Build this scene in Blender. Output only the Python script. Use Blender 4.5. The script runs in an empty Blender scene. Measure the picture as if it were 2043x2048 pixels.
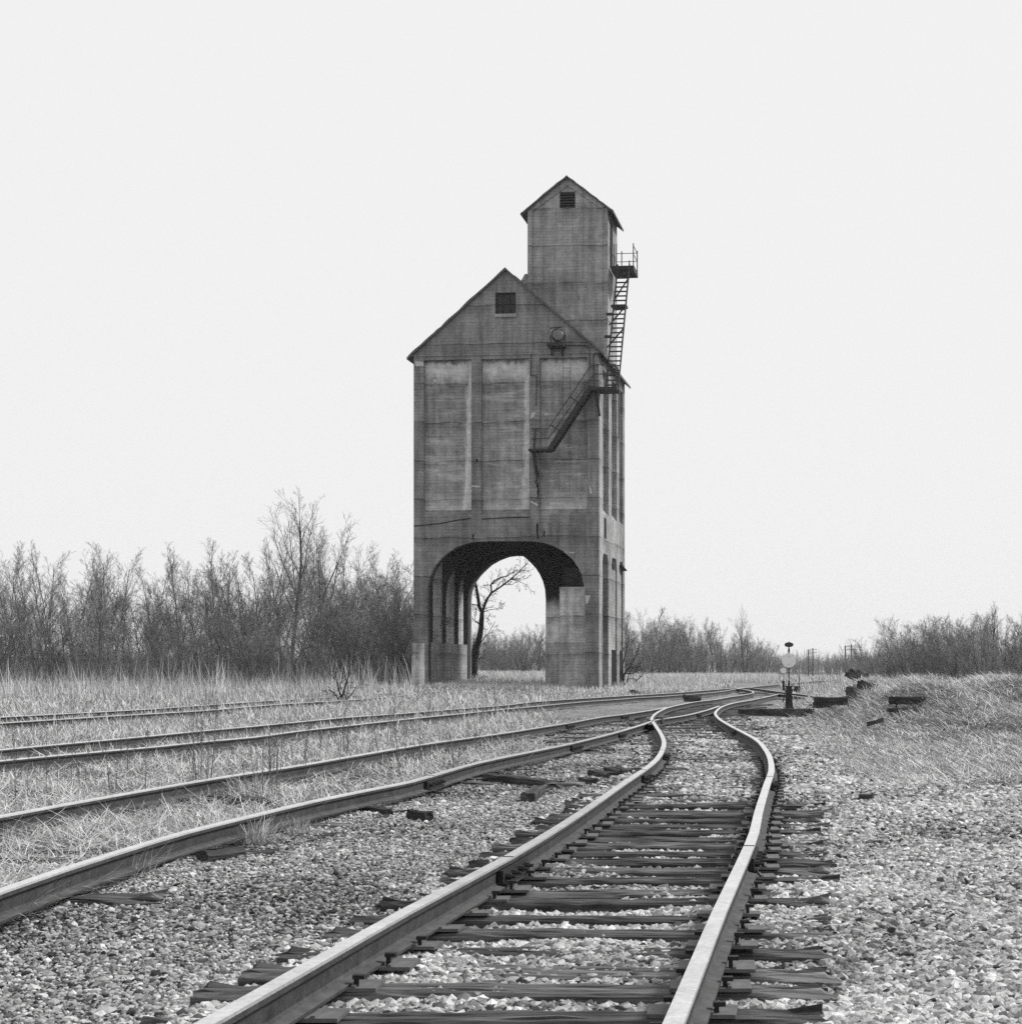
import bpy, bmesh, math, random
import numpy as np
from mathutils import Vector, Matrix
from mathutils.geometry import tessellate_polygon

S = bpy.context.scene
COL = S.collection
R = math.radians

# ------------------------------------------------------------------ camera
# measured on the photograph (2043 x 2048): principal point, horizon, focal length
W0, H0 = 2043.0, 2048.0
X0, YH, F, CZ = 1450.0, 1342.0, 2900.0, 1.36
cam = bpy.data.cameras.new("camera")
cam.sensor_fit = 'HORIZONTAL'
cam.sensor_width = 36.0
cam.lens = 36.0 * F / W0
cam.shift_x = -(X0 - W0 / 2) / W0
cam.shift_y = (YH - H0 / 2) / W0
cam.clip_start, cam.clip_end = 0.1, 5000
camo = bpy.data.objects.new("camera", cam)
camo.location = (0, 0, CZ)
camo.rotation_euler = (R(90), 0, 0)
COL.objects.link(camo)
S.camera = camo

# ------------------------------------------------------------------ sky and sun
SUN_EL, SUN_AZ = R(42), R(68)          # azimuth clockwise from +Y (the view direction)
world = bpy.data.worlds.new("World")
S.world = world
world.use_nodes = True
wn, wl = world.node_tree.nodes, world.node_tree.links
bg = wn['Background']
sky = wn.new('ShaderNodeTexSky')
sky.sky_type = 'NISHITA'
sky.sun_disc = False
sky.sun_elevation, sky.sun_rotation = SUN_EL, SUN_AZ
sky.dust_density = 4.0
bw = wn.new('ShaderNodeRGBToBW')
wl.new(sky.outputs[0], bw.inputs[0])
mr = wn.new('ShaderNodeMapRange')       # an even overcast: the clear sky's range squeezed to near white
mr.inputs['From Min'].default_value = 0.0
mr.inputs['From Max'].default_value = 20.0
mr.inputs['To Min'].default_value = 8.75
mr.inputs['To Max'].default_value = 9.3
wl.new(bw.outputs[0], mr.inputs['Value'])
wl.new(mr.outputs[0], bg.inputs['Color'])
bg.inputs['Strength'].default_value = 0.1
sun = bpy.data.lights.new("sun", 'SUN')
sun.energy = 3.8
sun.angle = R(10)
sun.color = (1, 0.995, 0.985)
suno = bpy.data.objects.new("sun", sun)
sd = Vector((math.sin(SUN_AZ) * math.cos(SUN_EL), math.cos(SUN_AZ) * math.cos(SUN_EL), math.sin(SUN_EL)))
suno.rotation_euler = (-sd).to_track_quat('-Z', 'Y').to_euler()
suno.location = (60, 60, 80)
COL.objects.link(suno)
S.view_settings.view_transform = 'Standard'
S.view_settings.look = 'None'
S.view_settings.exposure = 0.0
S.view_settings.gamma = 1.0
S.view_settings.use_curve_mapping = False
S.render.engine = 'CYCLES'
S.cycles.max_bounces = 5
S.cycles.diffuse_bounces = 4
S.cycles.glossy_bounces = 2
S.cycles.volume_bounces = 0
S.cycles.use_denoising = False
S.cycles.sample_clamp_indirect = 3.0
S.cycles.sample_clamp_direct = 4.0

# ------------------------------------------------------------------ helpers
def gz(x, y):
    """height of the bare ground"""
    x = np.asarray(x, float); y = np.asarray(y, float)
    far = 0.16 * np.clip((y - 40) / 60, 0, 1) ** 1.5
    left = 0.22 * np.clip((y - 50) / 40, 0, 1) * np.clip((-x - 9) / 8, 0, 1)
    sx = np.clip((x - 1.9) / 3.2, 0, 1); sx = sx * sx * (3 - 2 * sx)
    sy = np.clip((y - 27) / 10, 0, 1) * np.clip((62 - y) / 16, 0, 1); sy = sy * sy * (3 - 2 * sy)
    lump = 1 + 0.16 * np.sin(x * 1.9 + y * 0.5) + 0.1 * np.sin(y * 0.9 - x)
    bank = 0.92 * sx * sy * lump
    bumps = 0.015 * np.sin(x * 2.3 + 1) * np.sin(y * 1.7) + 0.01 * np.sin(x * 5.1 + y * 3.3)
    return far + left + bank + bumps

def P(px, py, z=0.0, rail=False):
    """the point of the plane z (above the ground) seen at pixel px, py of the photograph"""
    zz = z
    for _ in range(4 if rail else 12):
        t = F * (CZ - zz) / (py - YH)
        x = (px - X0) / F * t
        g = 0.16 * min(1, max(0, (t - 40) / 60)) ** 1.5 if rail else float(gz(x, t))
        zz = zz * 0.3 + (z + g) * 0.7
    return Vector((x, t, zz))

def D(px, depth, z=None):
    x = (px - X0) / F * depth
    return Vector((x, depth, float(gz(x, depth)) if z is None else z))

def proj(x, y, z):
    return X0 + F * x / y, YH + F * (CZ - z) / y

def tag(o, label=None, cat=None, group=None, kind=None):
    if label: o['label'] = label
    if cat: o['category'] = cat
    if group: o['group'] = group
    if kind: o['kind'] = kind
    return o

def empty(name, loc=(0, 0, 0), rz=0.0):
    o = bpy.data.objects.new(name, None)
    o.empty_display_size = 0.2
    o.location = loc
    o.rotation_euler = (0, 0, rz)
    COL.objects.link(o)
    return o

def link(name, me, m, parent=None):
    o = bpy.data.objects.new(name, me)
    for k in (m if isinstance(m, (list, tuple)) else [m]):
        if k.name not in [q.name for q in me.materials if q]:
            me.materials.append(k)
    COL.objects.link(o)
    if parent: o.parent = parent
    return o

def build(name, bm, m, parent=None, smooth=False, recalc=True):
    if recalc: bmesh.ops.recalc_face_normals(bm, faces=bm.faces[:])
    me = bpy.data.meshes.new(name)
    bm.to_mesh(me); bm.free()
    if smooth:
        for p in me.polygons: p.use_smooth = True
    return link(name, me, m, parent)

def np_mesh(name, verts, faces, shade=None, smooth=False):
    """verts (N,3), faces (M,k) -> mesh, with an optional per-vertex random tone"""
    me = bpy.data.meshes.new(name)
    verts = np.ascontiguousarray(verts, np.float32); faces = np.ascontiguousarray(faces, np.int32)
    M, k = faces.shape
    me.vertices.add(len(verts)); me.vertices.foreach_set('co', verts.ravel())
    me.loops.add(M * k); me.loops.foreach_set('vertex_index', faces.ravel())
    me.polygons.add(M)
    me.polygons.foreach_set('loop_start', np.arange(0, M * k, k, dtype=np.int32))
    me.polygons.foreach_set('loop_total', np.full(M, k, np.int32))
    me.polygons.foreach_set('use_smooth', np.full(M, bool(smooth)))
    if shade is not None:
        a = me.attributes.new('tone', 'FLOAT', 'POINT')
        a.data.foreach_set('value', np.ascontiguousarray(shade, np.float32))
    me.update(calc_edges=True)
    me.validate()
    return me

def box(bm, a, b):
    x0, y0, z0 = a; x1, y1, z1 = b
    v = [bm.verts.new(p) for p in ((x0,y0,z0),(x1,y0,z0),(x1,y1,z0),(x0,y1,z0),(x0,y0,z1),(x1,y0,z1),(x1,y1,z1),(x0,y1,z1))]
    for f in ((0,3,2,1),(4,5,6,7),(0,1,5,4),(1,2,6,5),(2,3,7,6),(3,0,4,7)): bm.faces.new([v[i] for i in f])
    return v

def bar(bm, p0, p1, w, h=None, up=(0, 0, 1)):
    h = h or w
    p0, p1 = Vector(p0), Vector(p1)
    d = (p1 - p0).normalized(); up = Vector(up)
    if abs(d.dot(up)) > 0.98: up = Vector((0, 1, 0))
    s = d.cross(up).normalized(); u = s.cross(d)
    v = []
    for p in (p0, p1):
        for a, b in ((-1,-1),(1,-1),(1,1),(-1,1)): v.append(bm.verts.new(p + s * (a * w / 2) + u * (b * h / 2)))
    for f in ((0,1,2,3),(7,6,5,4),(0,4,5,1),(1,5,6,2),(2,6,7,3),(3,7,4,0)): bm.faces.new([v[i] for i in f])

def tube(bm, pts, rad, n=8, cap=True):
    pts = [Vector(p) for p in pts]
    rad = rad if isinstance(rad, (list, tuple)) else [rad] * len(pts)
    rings = []
    for i, p in enumerate(pts):
        d = (pts[min(i + 1, len(pts) - 1)] - pts[max(i - 1, 0)]).normalized()
        ref = Vector((0, 0, 1)) if abs(d.z) < 0.9 else Vector((1, 0, 0))
        s = d.cross(ref).normalized(); u = s.cross(d)
        rings.append([bm.verts.new(p + (s * math.cos(2*math.pi*k/n) + u * math.sin(2*math.pi*k/n)) * rad[i]) for k in range(n)])
    for a, b in zip(rings, rings[1:]):
        for k in range(n): bm.faces.new((a[k], a[(k+1) % n], b[(k+1) % n], b[k]))
    if cap:
        bm.faces.new(rings[0]); bm.faces.new(rings[-1][::-1])

def plate(bm, outer, holes, axis, d0, d1):
    """a flat plate cut to an outline with holes; outline (u, z); axis y: u is x, axis x: u is y"""
    f3 = (lambda u, z, d: (u, d, z)) if axis == 'y' else (lambda u, z, d: (d, u, z))
    loops = [outer] + list(holes)
    tris = tessellate_polygon([[Vector((u, z, 0)) for u, z in lp] for lp in loops])
    flat = [q for lp in loops for q in lp]
    va = [bm.verts.new(f3(u, z, d0)) for u, z in flat]
    vb = [bm.verts.new(f3(u, z, d1)) for u, z in flat]
    for t in tris:
        try:
            bm.faces.new([va[i] for i in t]); bm.faces.new([vb[i] for i in reversed(t)])
        except ValueError: pass
    k = 0
    for lp in loops:
        n = len(lp)
        for i in range(n):
            a, b = k + i, k + (i + 1) % n
            bm.faces.new((va[a], va[b], vb[b], vb[a]))
        k += n

# ------------------------------------------------------------------ materials (the photograph is black and white: every tone is neutral)
class N:
    def __init__(s, name, rough=0.9, spec=0.2, metal=0.0):
        s.m = bpy.data.materials.new(name); s.m.use_nodes = True
        s.t = s.m.node_tree; s.b = s.t.nodes['Principled BSDF']
        s.b.inputs['Roughness'].default_value = rough
        s.b.inputs['Specular IOR Level'].default_value = spec
        s.b.inputs['Metallic'].default_value = metal
    def new(s, t): return s.t.nodes.new(t)
    def put(s, sock, v):
        if isinstance(v, (int, float)):
            if sock.type == 'RGBA': sock.default_value = (v, v, v, 1)
            elif sock.type == 'VECTOR': sock.default_value = (v, v, v)
            else: sock.default_value = v
        elif isinstance(v, tuple): sock.default_value = v
        else: s.t.links.new(v, sock)
    def coord(s, kind='Object', scale=(1, 1, 1), loc=(0, 0, 0), rot=(0, 0, 0)):
        c = s.new('ShaderNodeTexCoord'); mp = s.new('ShaderNodeMapping')
        s.t.links.new(c.outputs[kind], mp.inputs[0])
        mp.inputs['Scale'].default_value = scale; mp.inputs['Location'].default_value = loc; mp.inputs['Rotation'].default_value = rot
        return mp.outputs[0]
    def noise(s, v, scale, detail=4, rough=0.6, dist=0.0):
        n = s.new('ShaderNodeTexNoise'); s.put(n.inputs['Vector'], v)
        n.inputs['Scale'].default_value = scale; n.inputs['Detail'].default_value = detail
        n.inputs['Roughness'].default_value = rough; n.inputs['Distortion'].default_value = dist
        return n.outputs[0]
    def voro(s, v, scale, feature='F1', out=0):
        n = s.new('ShaderNodeTexVoronoi'); n.feature = feature; s.put(n.inputs['Vector'], v)
        n.inputs['Scale'].default_value = scale
        return n.outputs[out]
    def wave(s, v, scale, dist=1.0, direction='Z', detail=2, profile='SIN'):
        n = s.new('ShaderNodeTexWave'); n.bands_direction = direction; n.wave_profile = profile
        s.put(n.inputs['Vector'], v); n.inputs['Scale'].default_value = scale
        n.inputs['Distortion'].default_value = dist; n.inputs['Detail'].default_value = detail
        return n.outputs[1]
    def ramp(s, f, pts, interp='LINEAR'):
        n = s.new('ShaderNodeValToRGB'); s.put(n.inputs[0], f)
        e = n.color_ramp.elements; n.color_ramp.interpolation = interp
        while len(e) < len(pts): e.new(0.5)
        for q, (p, c) in zip(e, pts): q.position = p; q.color = (c, c, c, 1)
        return n.outputs[0]
    def math(s, op, a, b=0.0, clamp=False):
        n = s.new('ShaderNodeMath'); n.operation = op; n.use_clamp = clamp
        s.put(n.inputs[0], a); s.put(n.inputs[1], b)
        return n.outputs[0]
    def mul(s, *a):
        r = a[0]
        for q in a[1:]: r = s.math('MULTIPLY', r, q)
        return r
    def mix(s, f, a, b):
        n = s.new('ShaderNodeMix'); n.data_type = 'FLOAT'
        s.put(n.inputs[0], f); s.put(n.inputs[2], a); s.put(n.inputs[3], b)
        return n.outputs[0]
    def attr(s, name):
        n = s.new('ShaderNodeAttribute'); n.attribute_name = name
        return n.outputs['Fac']
    def sep(s, v, i):
        n = s.new('ShaderNodeSeparateXYZ'); s.put(n.inputs[0], v); return n.outputs[i]
    def rnd(s):
        return s.new('ShaderNodeObjectInfo').outputs['Random']
    def done(s, color, height=None, strength=0.4, dist=0.02, rough=None):
        s.put(s.b.inputs['Base Color'], color)
        if rough is not None: s.put(s.b.inputs['Roughness'], rough)
        if height is not None:
            bp = s.new('ShaderNodeBump'); s.put(bp.inputs['Height'], height)
            bp.inputs['Strength'].default_value = strength; bp.inputs['Distance'].default_value = dist
            s.t.links.new(bp.outputs[0], s.b.inputs['Normal'])
        return s.m

def concrete(name, base, patches=0.0, soot=0.0, panel=False, pour=True, sootline=None):
    n = N(name, 0.92, 0.15)
    c = n.coord()
    big = n.ramp(n.noise(c, 0.28, 5, 0.6), [(0.3, 0.64), (0.7, 1.32)])
    mid = n.ramp(n.noise(c, 2.2, 6, 0.7), [(0.3, 0.74), (0.7, 1.26)])
    fine = n.ramp(n.noise(c, 16, 5, 0.85), [(0.3, 0.6), (0.7, 1.4)])
    streak = n.ramp(n.noise(n.coord(scale=(2.6, 2.6, 0.16)), 1.0, 5, 0.65), [(0.32, 0.64), (0.6, 1.12)])
    board = n.ramp(n.wave(c, 1.6, 0.6, 'Z', 3), [(0.0, 0.8), (0.16, 1.04), (1.0, 1.04)])
    hn = n.noise(n.coord(scale=(0.4, 0.4, 5.5)), 1.0, 4, 0.7)
    lay = n.ramp(hn, [(0.3, 0.84), (0.7, 1.14)])
    col = n.mul(big, mid, fine, streak, board, lay, base)
    h = n.math('ADD', n.mul(n.noise(c, 9, 5, 0.7), 0.6), n.mul(board, 0.25))
    if pour:        # joints between pours, broken along their length
        z = n.sep(n.coord(), 2)
        wob = n.mul(n.math('SUBTRACT', n.noise(n.coord(scale=(0.35, 0.35, 0.05)), 1.0, 4), 0.5), 0.5)
        fr = n.math('FRACT', n.math('DIVIDE', n.math('ADD', z, wob), 2.42))
        ln = n.ramp(fr, [(0.0, 1.0), (0.018, 1.0), (0.03, 0.0), (1.0, 0.0)])
        gate = n.ramp(n.noise(n.coord(scale=(0.6, 0.6, 0.3)), 1.0, 3), [(0.3, 0.15), (0.5, 1.0)])
        ln = n.mul(ln, gate)
        col = n.mul(col, n.math('SUBTRACT', 1.0, n.mul(ln, 0.65)))
        h = n.math('SUBTRACT', h, n.mul(ln, 0.8))
        below = n.ramp(fr, [(0.0, 0.0), (0.72, 0.0), (0.985, 1.0), (1.0, 0.8)])
        col = n.mul(col, n.math('SUBTRACT', 1.0, n.mul(below, gate, 0.3)))
    wv = n.new('ShaderNodeVectorMath'); wv.operation = 'ADD'
    nz = n.new('ShaderNodeTexNoise'); nz.inputs['Scale'].default_value = 1.4; nz.inputs['Detail'].default_value = 6; n.put(nz.inputs['Vector'], c)
    n.put(wv.inputs[0], n.coord(scale=(0.3, 0.3, 0.42), loc=(0.3, 2.1, 0.7))); n.put(wv.inputs[1], nz.outputs['Color'])
    cr = n.voro(wv.outputs[0], 0.8, 'DISTANCE_TO_EDGE')
    crk = n.mul(n.ramp(cr, [(0.0, 1.0), (0.004, 1.0), (0.010, 0.0)]), n.ramp(n.noise(c, 0.4, 2), [(0.56, 0.0), (0.62, 1.0)]))
    col = n.mul(col, n.math('SUBTRACT', 1.0, n.mul(crk, 0.4)))
    # spalls and lime bloom
    sp = n.ramp(n.noise(n.coord(scale=(1, 1, 0.7), loc=(3, 1, 5)), 1.15, 6, 0.72), [(0.68, 0.0), (0.73, 1.0)])
    col = n.mix(n.mul(sp, 0.75), col, base * 2.3)
    if patches:
        pt = n.ramp(n.noise(n.coord(scale=(0.7, 0.7, 0.25), loc=(7, 2, 1)), 0.8, 6, 0.65), [(0.45, 0.0), (0.7, 1.0)])
        col = n.mix(n.mul(pt, patches), col, n.mul(mid, fine, base * 2.6))
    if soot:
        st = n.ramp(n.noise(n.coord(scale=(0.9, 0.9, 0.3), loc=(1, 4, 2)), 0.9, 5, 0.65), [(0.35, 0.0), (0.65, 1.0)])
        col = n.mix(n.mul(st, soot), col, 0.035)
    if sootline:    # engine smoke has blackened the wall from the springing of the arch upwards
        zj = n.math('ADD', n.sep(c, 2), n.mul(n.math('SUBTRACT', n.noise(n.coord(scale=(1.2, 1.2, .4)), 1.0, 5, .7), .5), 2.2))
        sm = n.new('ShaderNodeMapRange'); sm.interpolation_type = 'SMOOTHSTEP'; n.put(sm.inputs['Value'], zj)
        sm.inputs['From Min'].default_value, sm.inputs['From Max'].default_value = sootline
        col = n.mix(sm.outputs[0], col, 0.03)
    if panel:       # lime bloom along the right edge and under the head of each panel
        uvw = n.coord('UV')
        u, v = n.sep(uvw, 0), n.sep(uvw, 1)
        jit = n.math('SUBTRACT', n.noise(n.coord(scale=(2.2, 2.2, 0.5)), 1.0, 7, 0.75), 0.5)
        uj = n.math('ADD', u, n.mul(jit, 0.3))
        flare = n.math('POWER', n.math('SUBTRACT', 1.0, v, True), 3.0)
        e1 = n.ramp(n.math('ADD', uj, n.mul(flare, 0.12)), [(0.86, 0.0), (0.93, 1.0)])
        vj = n.math('ADD', v, n.mul(jit, 0.16))
        e2 = n.ramp(vj, [(0.84, 0.0), (0.93, 1.0), (0.975, 0.9), (0.99, 0.0)])
        e3 = n.ramp(vj, [(0.0, 0.75), (0.09, 0.35), (0.16, 0.0)])
        hb = n.ramp(n.noise(n.coord(scale=(0.25, 0.25, 1.7), loc=(0, 0, 2)), 1.0, 5, 0.7), [(0.52, 0.0), (0.72, 1.0)])
        e = n.math('MAXIMUM', n.math('MAXIMUM', n.mul(e1, n.attr('edge')), n.mul(e2, 0.8)), n.math('MAXIMUM', n.mul(hb, 0.6), e3))
        col = n.mix(n.mul(e, 0.9), col, n.mul(lay, mid, fine, base * 2.5))
    return n.done(col, h, 0.5, 0.03)

M_CONC = concrete('weathered_concrete', 0.205)
M_SIDE = concrete('pale_weathered_concrete', 0.25, patches=0.35)
M_PANEL = concrete('limed_panel_concrete', 0.25, panel=True)
M_HEAD = concrete('head_house_concrete', 0.29)
M_SOOT_SHADE = concrete('soot_shade_concrete', 0.05, soot=0.85, pour=False)  # soot on the ribs, plus painted shade inside two tower openings
M_INNER = concrete('bay_concrete', 0.62, patches=0.1, soot=0.25)
M_PLINTH = concrete('plinth_concrete', 0.36, soot=0.3)
M_FLAKE = concrete('flaking_plinth', 0.34, patches=0.9)

def simple(name, base, scale=8, amp=0.35, rough=0.9, spec=0.2, metal=0.0, bump=0.2):
    n = N(name, rough, spec, metal)
    f = n.noise(n.coord(), scale, 5, 0.65)
    return n.done(n.mul(n.ramp(f, [(0.25, 1 - amp), (0.75, 1 + amp)]), base), f, bump, 0.01)
M_ROOF = simple('weathered_roofing', 0.10, 5, 0.4)
M_IRON = simple('rusted_iron', 0.028, 12, 0.5, 0.75, 0.3)
M_BLACK = simple('black_iron', 0.014, 12, 0.4, 0.6, 0.35)
M_DARK = simple('dark_opening', 0.006, 6, 0.3)
M_WHITE = simple('chalky_white_paint', 0.72, 9, 0.08, 0.7)
M_GLASS = N('dark_pane', 0.25, 0.3).done(0.008)
M_LENS = N('lamp_glass', 0.2, 0.5).done(0.10)
M_POLE = simple('pole_timber', 0.07, 6, 0.3)

def bark(name, a, b, tone=False):
    n = N(name, 0.95, 0.1)
    t = n.rnd()
    f = n.noise(n.coord(), 1.3, 4, 0.7)
    k = n.mix(n.attr('tone'), 0.35, 2.0) if tone else 1.0
    return n.done(n.mul(n.mix(t, a, b), n.ramp(f, [(0.3, 0.6), (0.7, 1.5)]), k))
M_TRUNK = bark('grey_bark', 0.045, 0.09)
M_TWIG = bark('bare_twigs', 0.12, 0.22, True)
M_TWIG2 = bark('pale_twigs', 0.17, 0.3, True)
M_DTRUNK = bark('dark_bark', 0.022, 0.03)

def toned(name, lo, hi, rough=0.9, bump=None, spec=0.15):
    n = N(name, rough, spec)
    t = n.attr('tone')
    c = n.mix(t, lo, hi)
    if bump:
        f = n.noise(n.coord(), bump, 4, 0.7)
        return n.done(n.mul(c, n.ramp(f, [(0.3, 0.75), (0.7, 1.2)])), f, 0.5, 0.01)
    return n.done(c)
M_STONE = toned('ballast_stone', 0.035, 0.66, 0.85, 45)
M_GRASS = toned('dry_grass', 0.16, 0.82, 0.8)
M_WEED = toned('weed_stalk', 0.07, 0.2, 0.9)

def timber(name, lo, hi):
    n = N(name, 0.9, 0.25)
    c = n.coord(scale=(0.7, 9, 9))
    g = n.noise(c, 1.6, 7, 0.75, 0.4)
    g2 = n.noise(n.coord(scale=(0.5, 30, 30)), 1.0, 3, 0.7)
    big = n.noise(n.coord(), 1.3, 3)
    v = n.mix(n.ramp(g, [(0.36, 0.0), (0.7, 1.0)]), lo, hi)
    v = n.mul(v, n.ramp(g2, [(0.3, 0.6), (0.65, 1.3)]), n.ramp(big, [(0.3, 0.7), (0.7, 1.3)]), n.mix(n.rnd(), 0.65, 1.35))
    return n.done(v, n.math('ADD', g, n.mul(g2, 0.6)), 0.9, 0.02)
M_TIE = timber('creosoted_timber', 0.014, 0.19)
M_WOOD = timber('dark_loose_timber', 0.018, 0.075)

n = N('rail_web_steel', 0.7, 0.3)
f = n.noise(n.coord(), 7, 7, 0.75); f2 = n.noise(n.coord(), 60, 4, 0.7)
M_WEB = n.done(n.mul(n.ramp(f, [(0.32, 0.5), (0.68, 1.6)]), n.ramp(f2, [(0.3, 0.7), (0.7, 1.3)]), 0.04), n.math('ADD', f, f2), 0.6, 0.006)
n = N('rail_running_surface', 0.38, 0.5, 0.85)
f = n.noise(n.coord(), 4, 6, 0.7); f2 = n.noise(n.coord(), 40, 3, 0.7)
M_HEADST = n.done(n.mul(n.ramp(f, [(0.3, 0.82), (0.7, 1.15)]), n.ramp(f2, [(0.3, 0.8), (0.7, 1.12)]), 0.76), f2, 0.15, 0.003)
M_PLATE = simple('rusty_plate_steel', 0.10, 14, 0.4, 0.7, 0.3)

# ------------------------------------------------------------------ rails traced on the photograph
def A(zx, zy): return (1200 + zx * .15568, 1340 + zy * .15568)
def B(zx, zy): return (1450 + zx * .19201, 1260 + zy * .19201)
def C(zx, zy): return (220 + zx * .25947, 1360 + zy * .25947)
def Dz(zx, zy): return (700 + zx * .28023, 1360 + zy * .28023)
RH = 0.205
R1 = [(170,2180),(420,2041),(628,1924),(814,1820),(1015,1714),(1124,1649),(1186,1608),(1248,1565),(1286,1540),(1312,1519),(1324,1500),(1327.5,1484),(1321,1467),(1306,1444.5),
      (1302.7,1438),(1307.4,1430),(1318,1422.5),(1335,1415),(1356,1410),(1394,1403),(1426,1399.5),(1457,1394),(1482,1390.6),(1500,1387.3)]
R2 = [(1290,2180),(1348,2041),(1397,1922),(1439,1820),(1484,1722),(1507,1666),(1516,1625),(1534,1565.6),(1542,1542),(1540,1518),(1529.5,1497.6),(1513,1480),(1478,1460.6),(1463,1453),
      (1439,1438.5),(1430,1428),(1433,1421),(1444,1413),(1467,1406),(1500,1400.3),(1538,1392.5),(1557,1387.5)]
R3 = [(-420,1945),(0,1781),(226,1706.5),(375.7,1662.3),(500,1631.8),(625,1602),(740,1578.5),(820,1562.7),(896,1541),(958,1524),(1045,1506),(1148,1485),(1240,1462),(1293,1446),(1301,1443),
      (1317,1438.5),(1335,1436),(1368,1431),(1394.6,1425),(1418,1418.6),(1438,1411.8)]
R4 = [(-420,1712),(0,1632),(226,1591),(344.5,1570.5),(419,1557.8),(531,1540.5),(603,1529.5),(687,1515),(756,1503),(840,1489),(932.6,1476),(1008,1465.5),(1092,1452.5),(1137,1445.5),
      (1204,1433.5),(1247,1428.5),(1309,1419),(1333,1414.6)]
R5 = [(-420,1566),(0,1521),(228,1500),(321,1492),(414.6,1482),(505,1474),(591,1462.5),(693,1451),(820.5,1437),(932.6,1426),(1014,1417.4),(1070,1412.5),(1171,1403),(1243,1398),
      (1275,1395),(1317,1393),(1349,1390.6),(1402,1387),(1441,1383),(1471,1378)]
R6 = [(-420,1540),(0,1499),(228,1478),(298,1471.6),(365,1465),(417,1460),(492.5,1453.4),(591,1444),(684.5,1435),(798,1427),(896,1419),(1011,1410),(1070,1403.4),(1240,1392),
      (1267,1390.6),(1332,1386.7),(1370,1384),(1413,1380.5),(1471,1376)]
R7 = [(-300,1452),(0,1434),(228,1422),(298,1418),(400,1411),(513,1403),(578,1399),(674,1393.7),(778,1385.8),(896,1374.5),(958,1370.5),(1022,1368)]
R8 = [(-300,1466),(0,1446),(228,1431.5),(407,1421),(505,1412.5),(609,1405),(674,1401.5),(759,1395),(854,1385.5),(910,1380),(958,1375.8),(1060,1372.0)]
R9 = [(1471,1377.5),(1513,1373),(1565,1368.5),(1603.6,1364.8),(1642,1361.8),(1668,1360)]
R9b = [(1500,1387.3),(1506,1385.5),(1502,1382),(1486,1378.6),(1474,1376.6),(1513,1371.8),(1565,1367.2),(1603.6,1363.6),(1642,1360.9),(1668,1359.3)]
R10 = [(1500,1375.2),(1530,1379.3),(1556,1383),(1582.5,1386.2),(1619,1390.6),(1660,1396.2),(1700,1402)]
R11 = [(1557,1387.5),(1582,1390.8),(1603.6,1394),(1630.5,1398),(1665,1403.5)]

def smooth_path(px, step=None, kink=False):
    pts = [P(a, b, RH, True) for a, b in px]
    out = []
    for i in range(len(pts) - 1):
        p0 = pts[max(i - 1, 0)]; p1 = pts[i]; p2 = pts[i + 1]; p3 = pts[min(i + 2, len(pts) - 1)]
        # centripetal-ish Catmull-Rom in arc length
        d1 = max((p2 - p1).length, 1e-6)
        m1 = (p2 - p0) / max((p2 - p0).length, 1e-6) * d1
        m2 = (p3 - p1) / max((p3 - p1).length, 1e-6) * d1
        k = max(2, min(14, int(d1 / 0.8)))
        for j in range(k):
            t = j / k; t2, t3 = t*t, t*t*t
            out.append(p1*(2*t3-3*t2+1) + m1*(t3-2*t2+t) + p2*(-2*t3+3*t2) + m2*(t3-t2))
    out.append(pts[-1])
    return out
PATHS = {k: smooth_path(v) for k, v in dict(R1=R1, R2=R2, R3=R3, R4=R4, R5=R5, R6=R6, R7=R7, R8=R8, R9=R9, R9b=R9b, R10=R10, R11=R11).items()}

def curve_x(name):
    a = sorted([(p.y, p.x) for p in PATHS[name]])
    ys = np.array([q[0] for q in a]); xs = np.array([q[1] for q in a])
    def fn(y):
        y = np.asarray(y, float)
        return np.interp(y, ys, xs)
    return fn
X1, X2, X3, X4, X5, X6, X7, X8 = [curve_x('R%d' % i) for i in range(1, 9)]

PROFILE = [(-.035, 0), (.035, 0), (.037, -.012), (.036, -.034), (.012, -.046), (.010, -.115), (.022, -.128), (.068, -.137), (.068, -.15),
           (-.068, -.15), (-.068, -.137), (-.022, -.128), (-.010, -.115), (-.012, -.046), (-.036, -.034), (-.037, -.012)]
def rail_mesh(bm, pts):
    n = len(PROFILE); rings = []
    for i, p in enumerate(pts):
        d = pts[min(i + 1, len(pts) - 1)] - pts[max(i - 1, 0)]; d.z = 0; d.normalize()
        s = Vector((d.y, -d.x, 0))
        rings.append([bm.verts.new(p + s * a + Vector((0, 0, b))) for a, b in PROFILE])
    for a, b in zip(rings, rings[1:]):
        for k in range(n):
            f = bm.faces.new((a[k], a[(k+1) % n], b[(k+1) % n], b[k]))
            if k in (0, 1, 15): f.material_index = 1
            elif k in (6, 10): f.material_index = 2
    bm.faces.new(rings[0]); bm.faces.new(rings[-1][::-1])

rng = np.random.default_rng(7)
random.seed(7)

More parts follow.
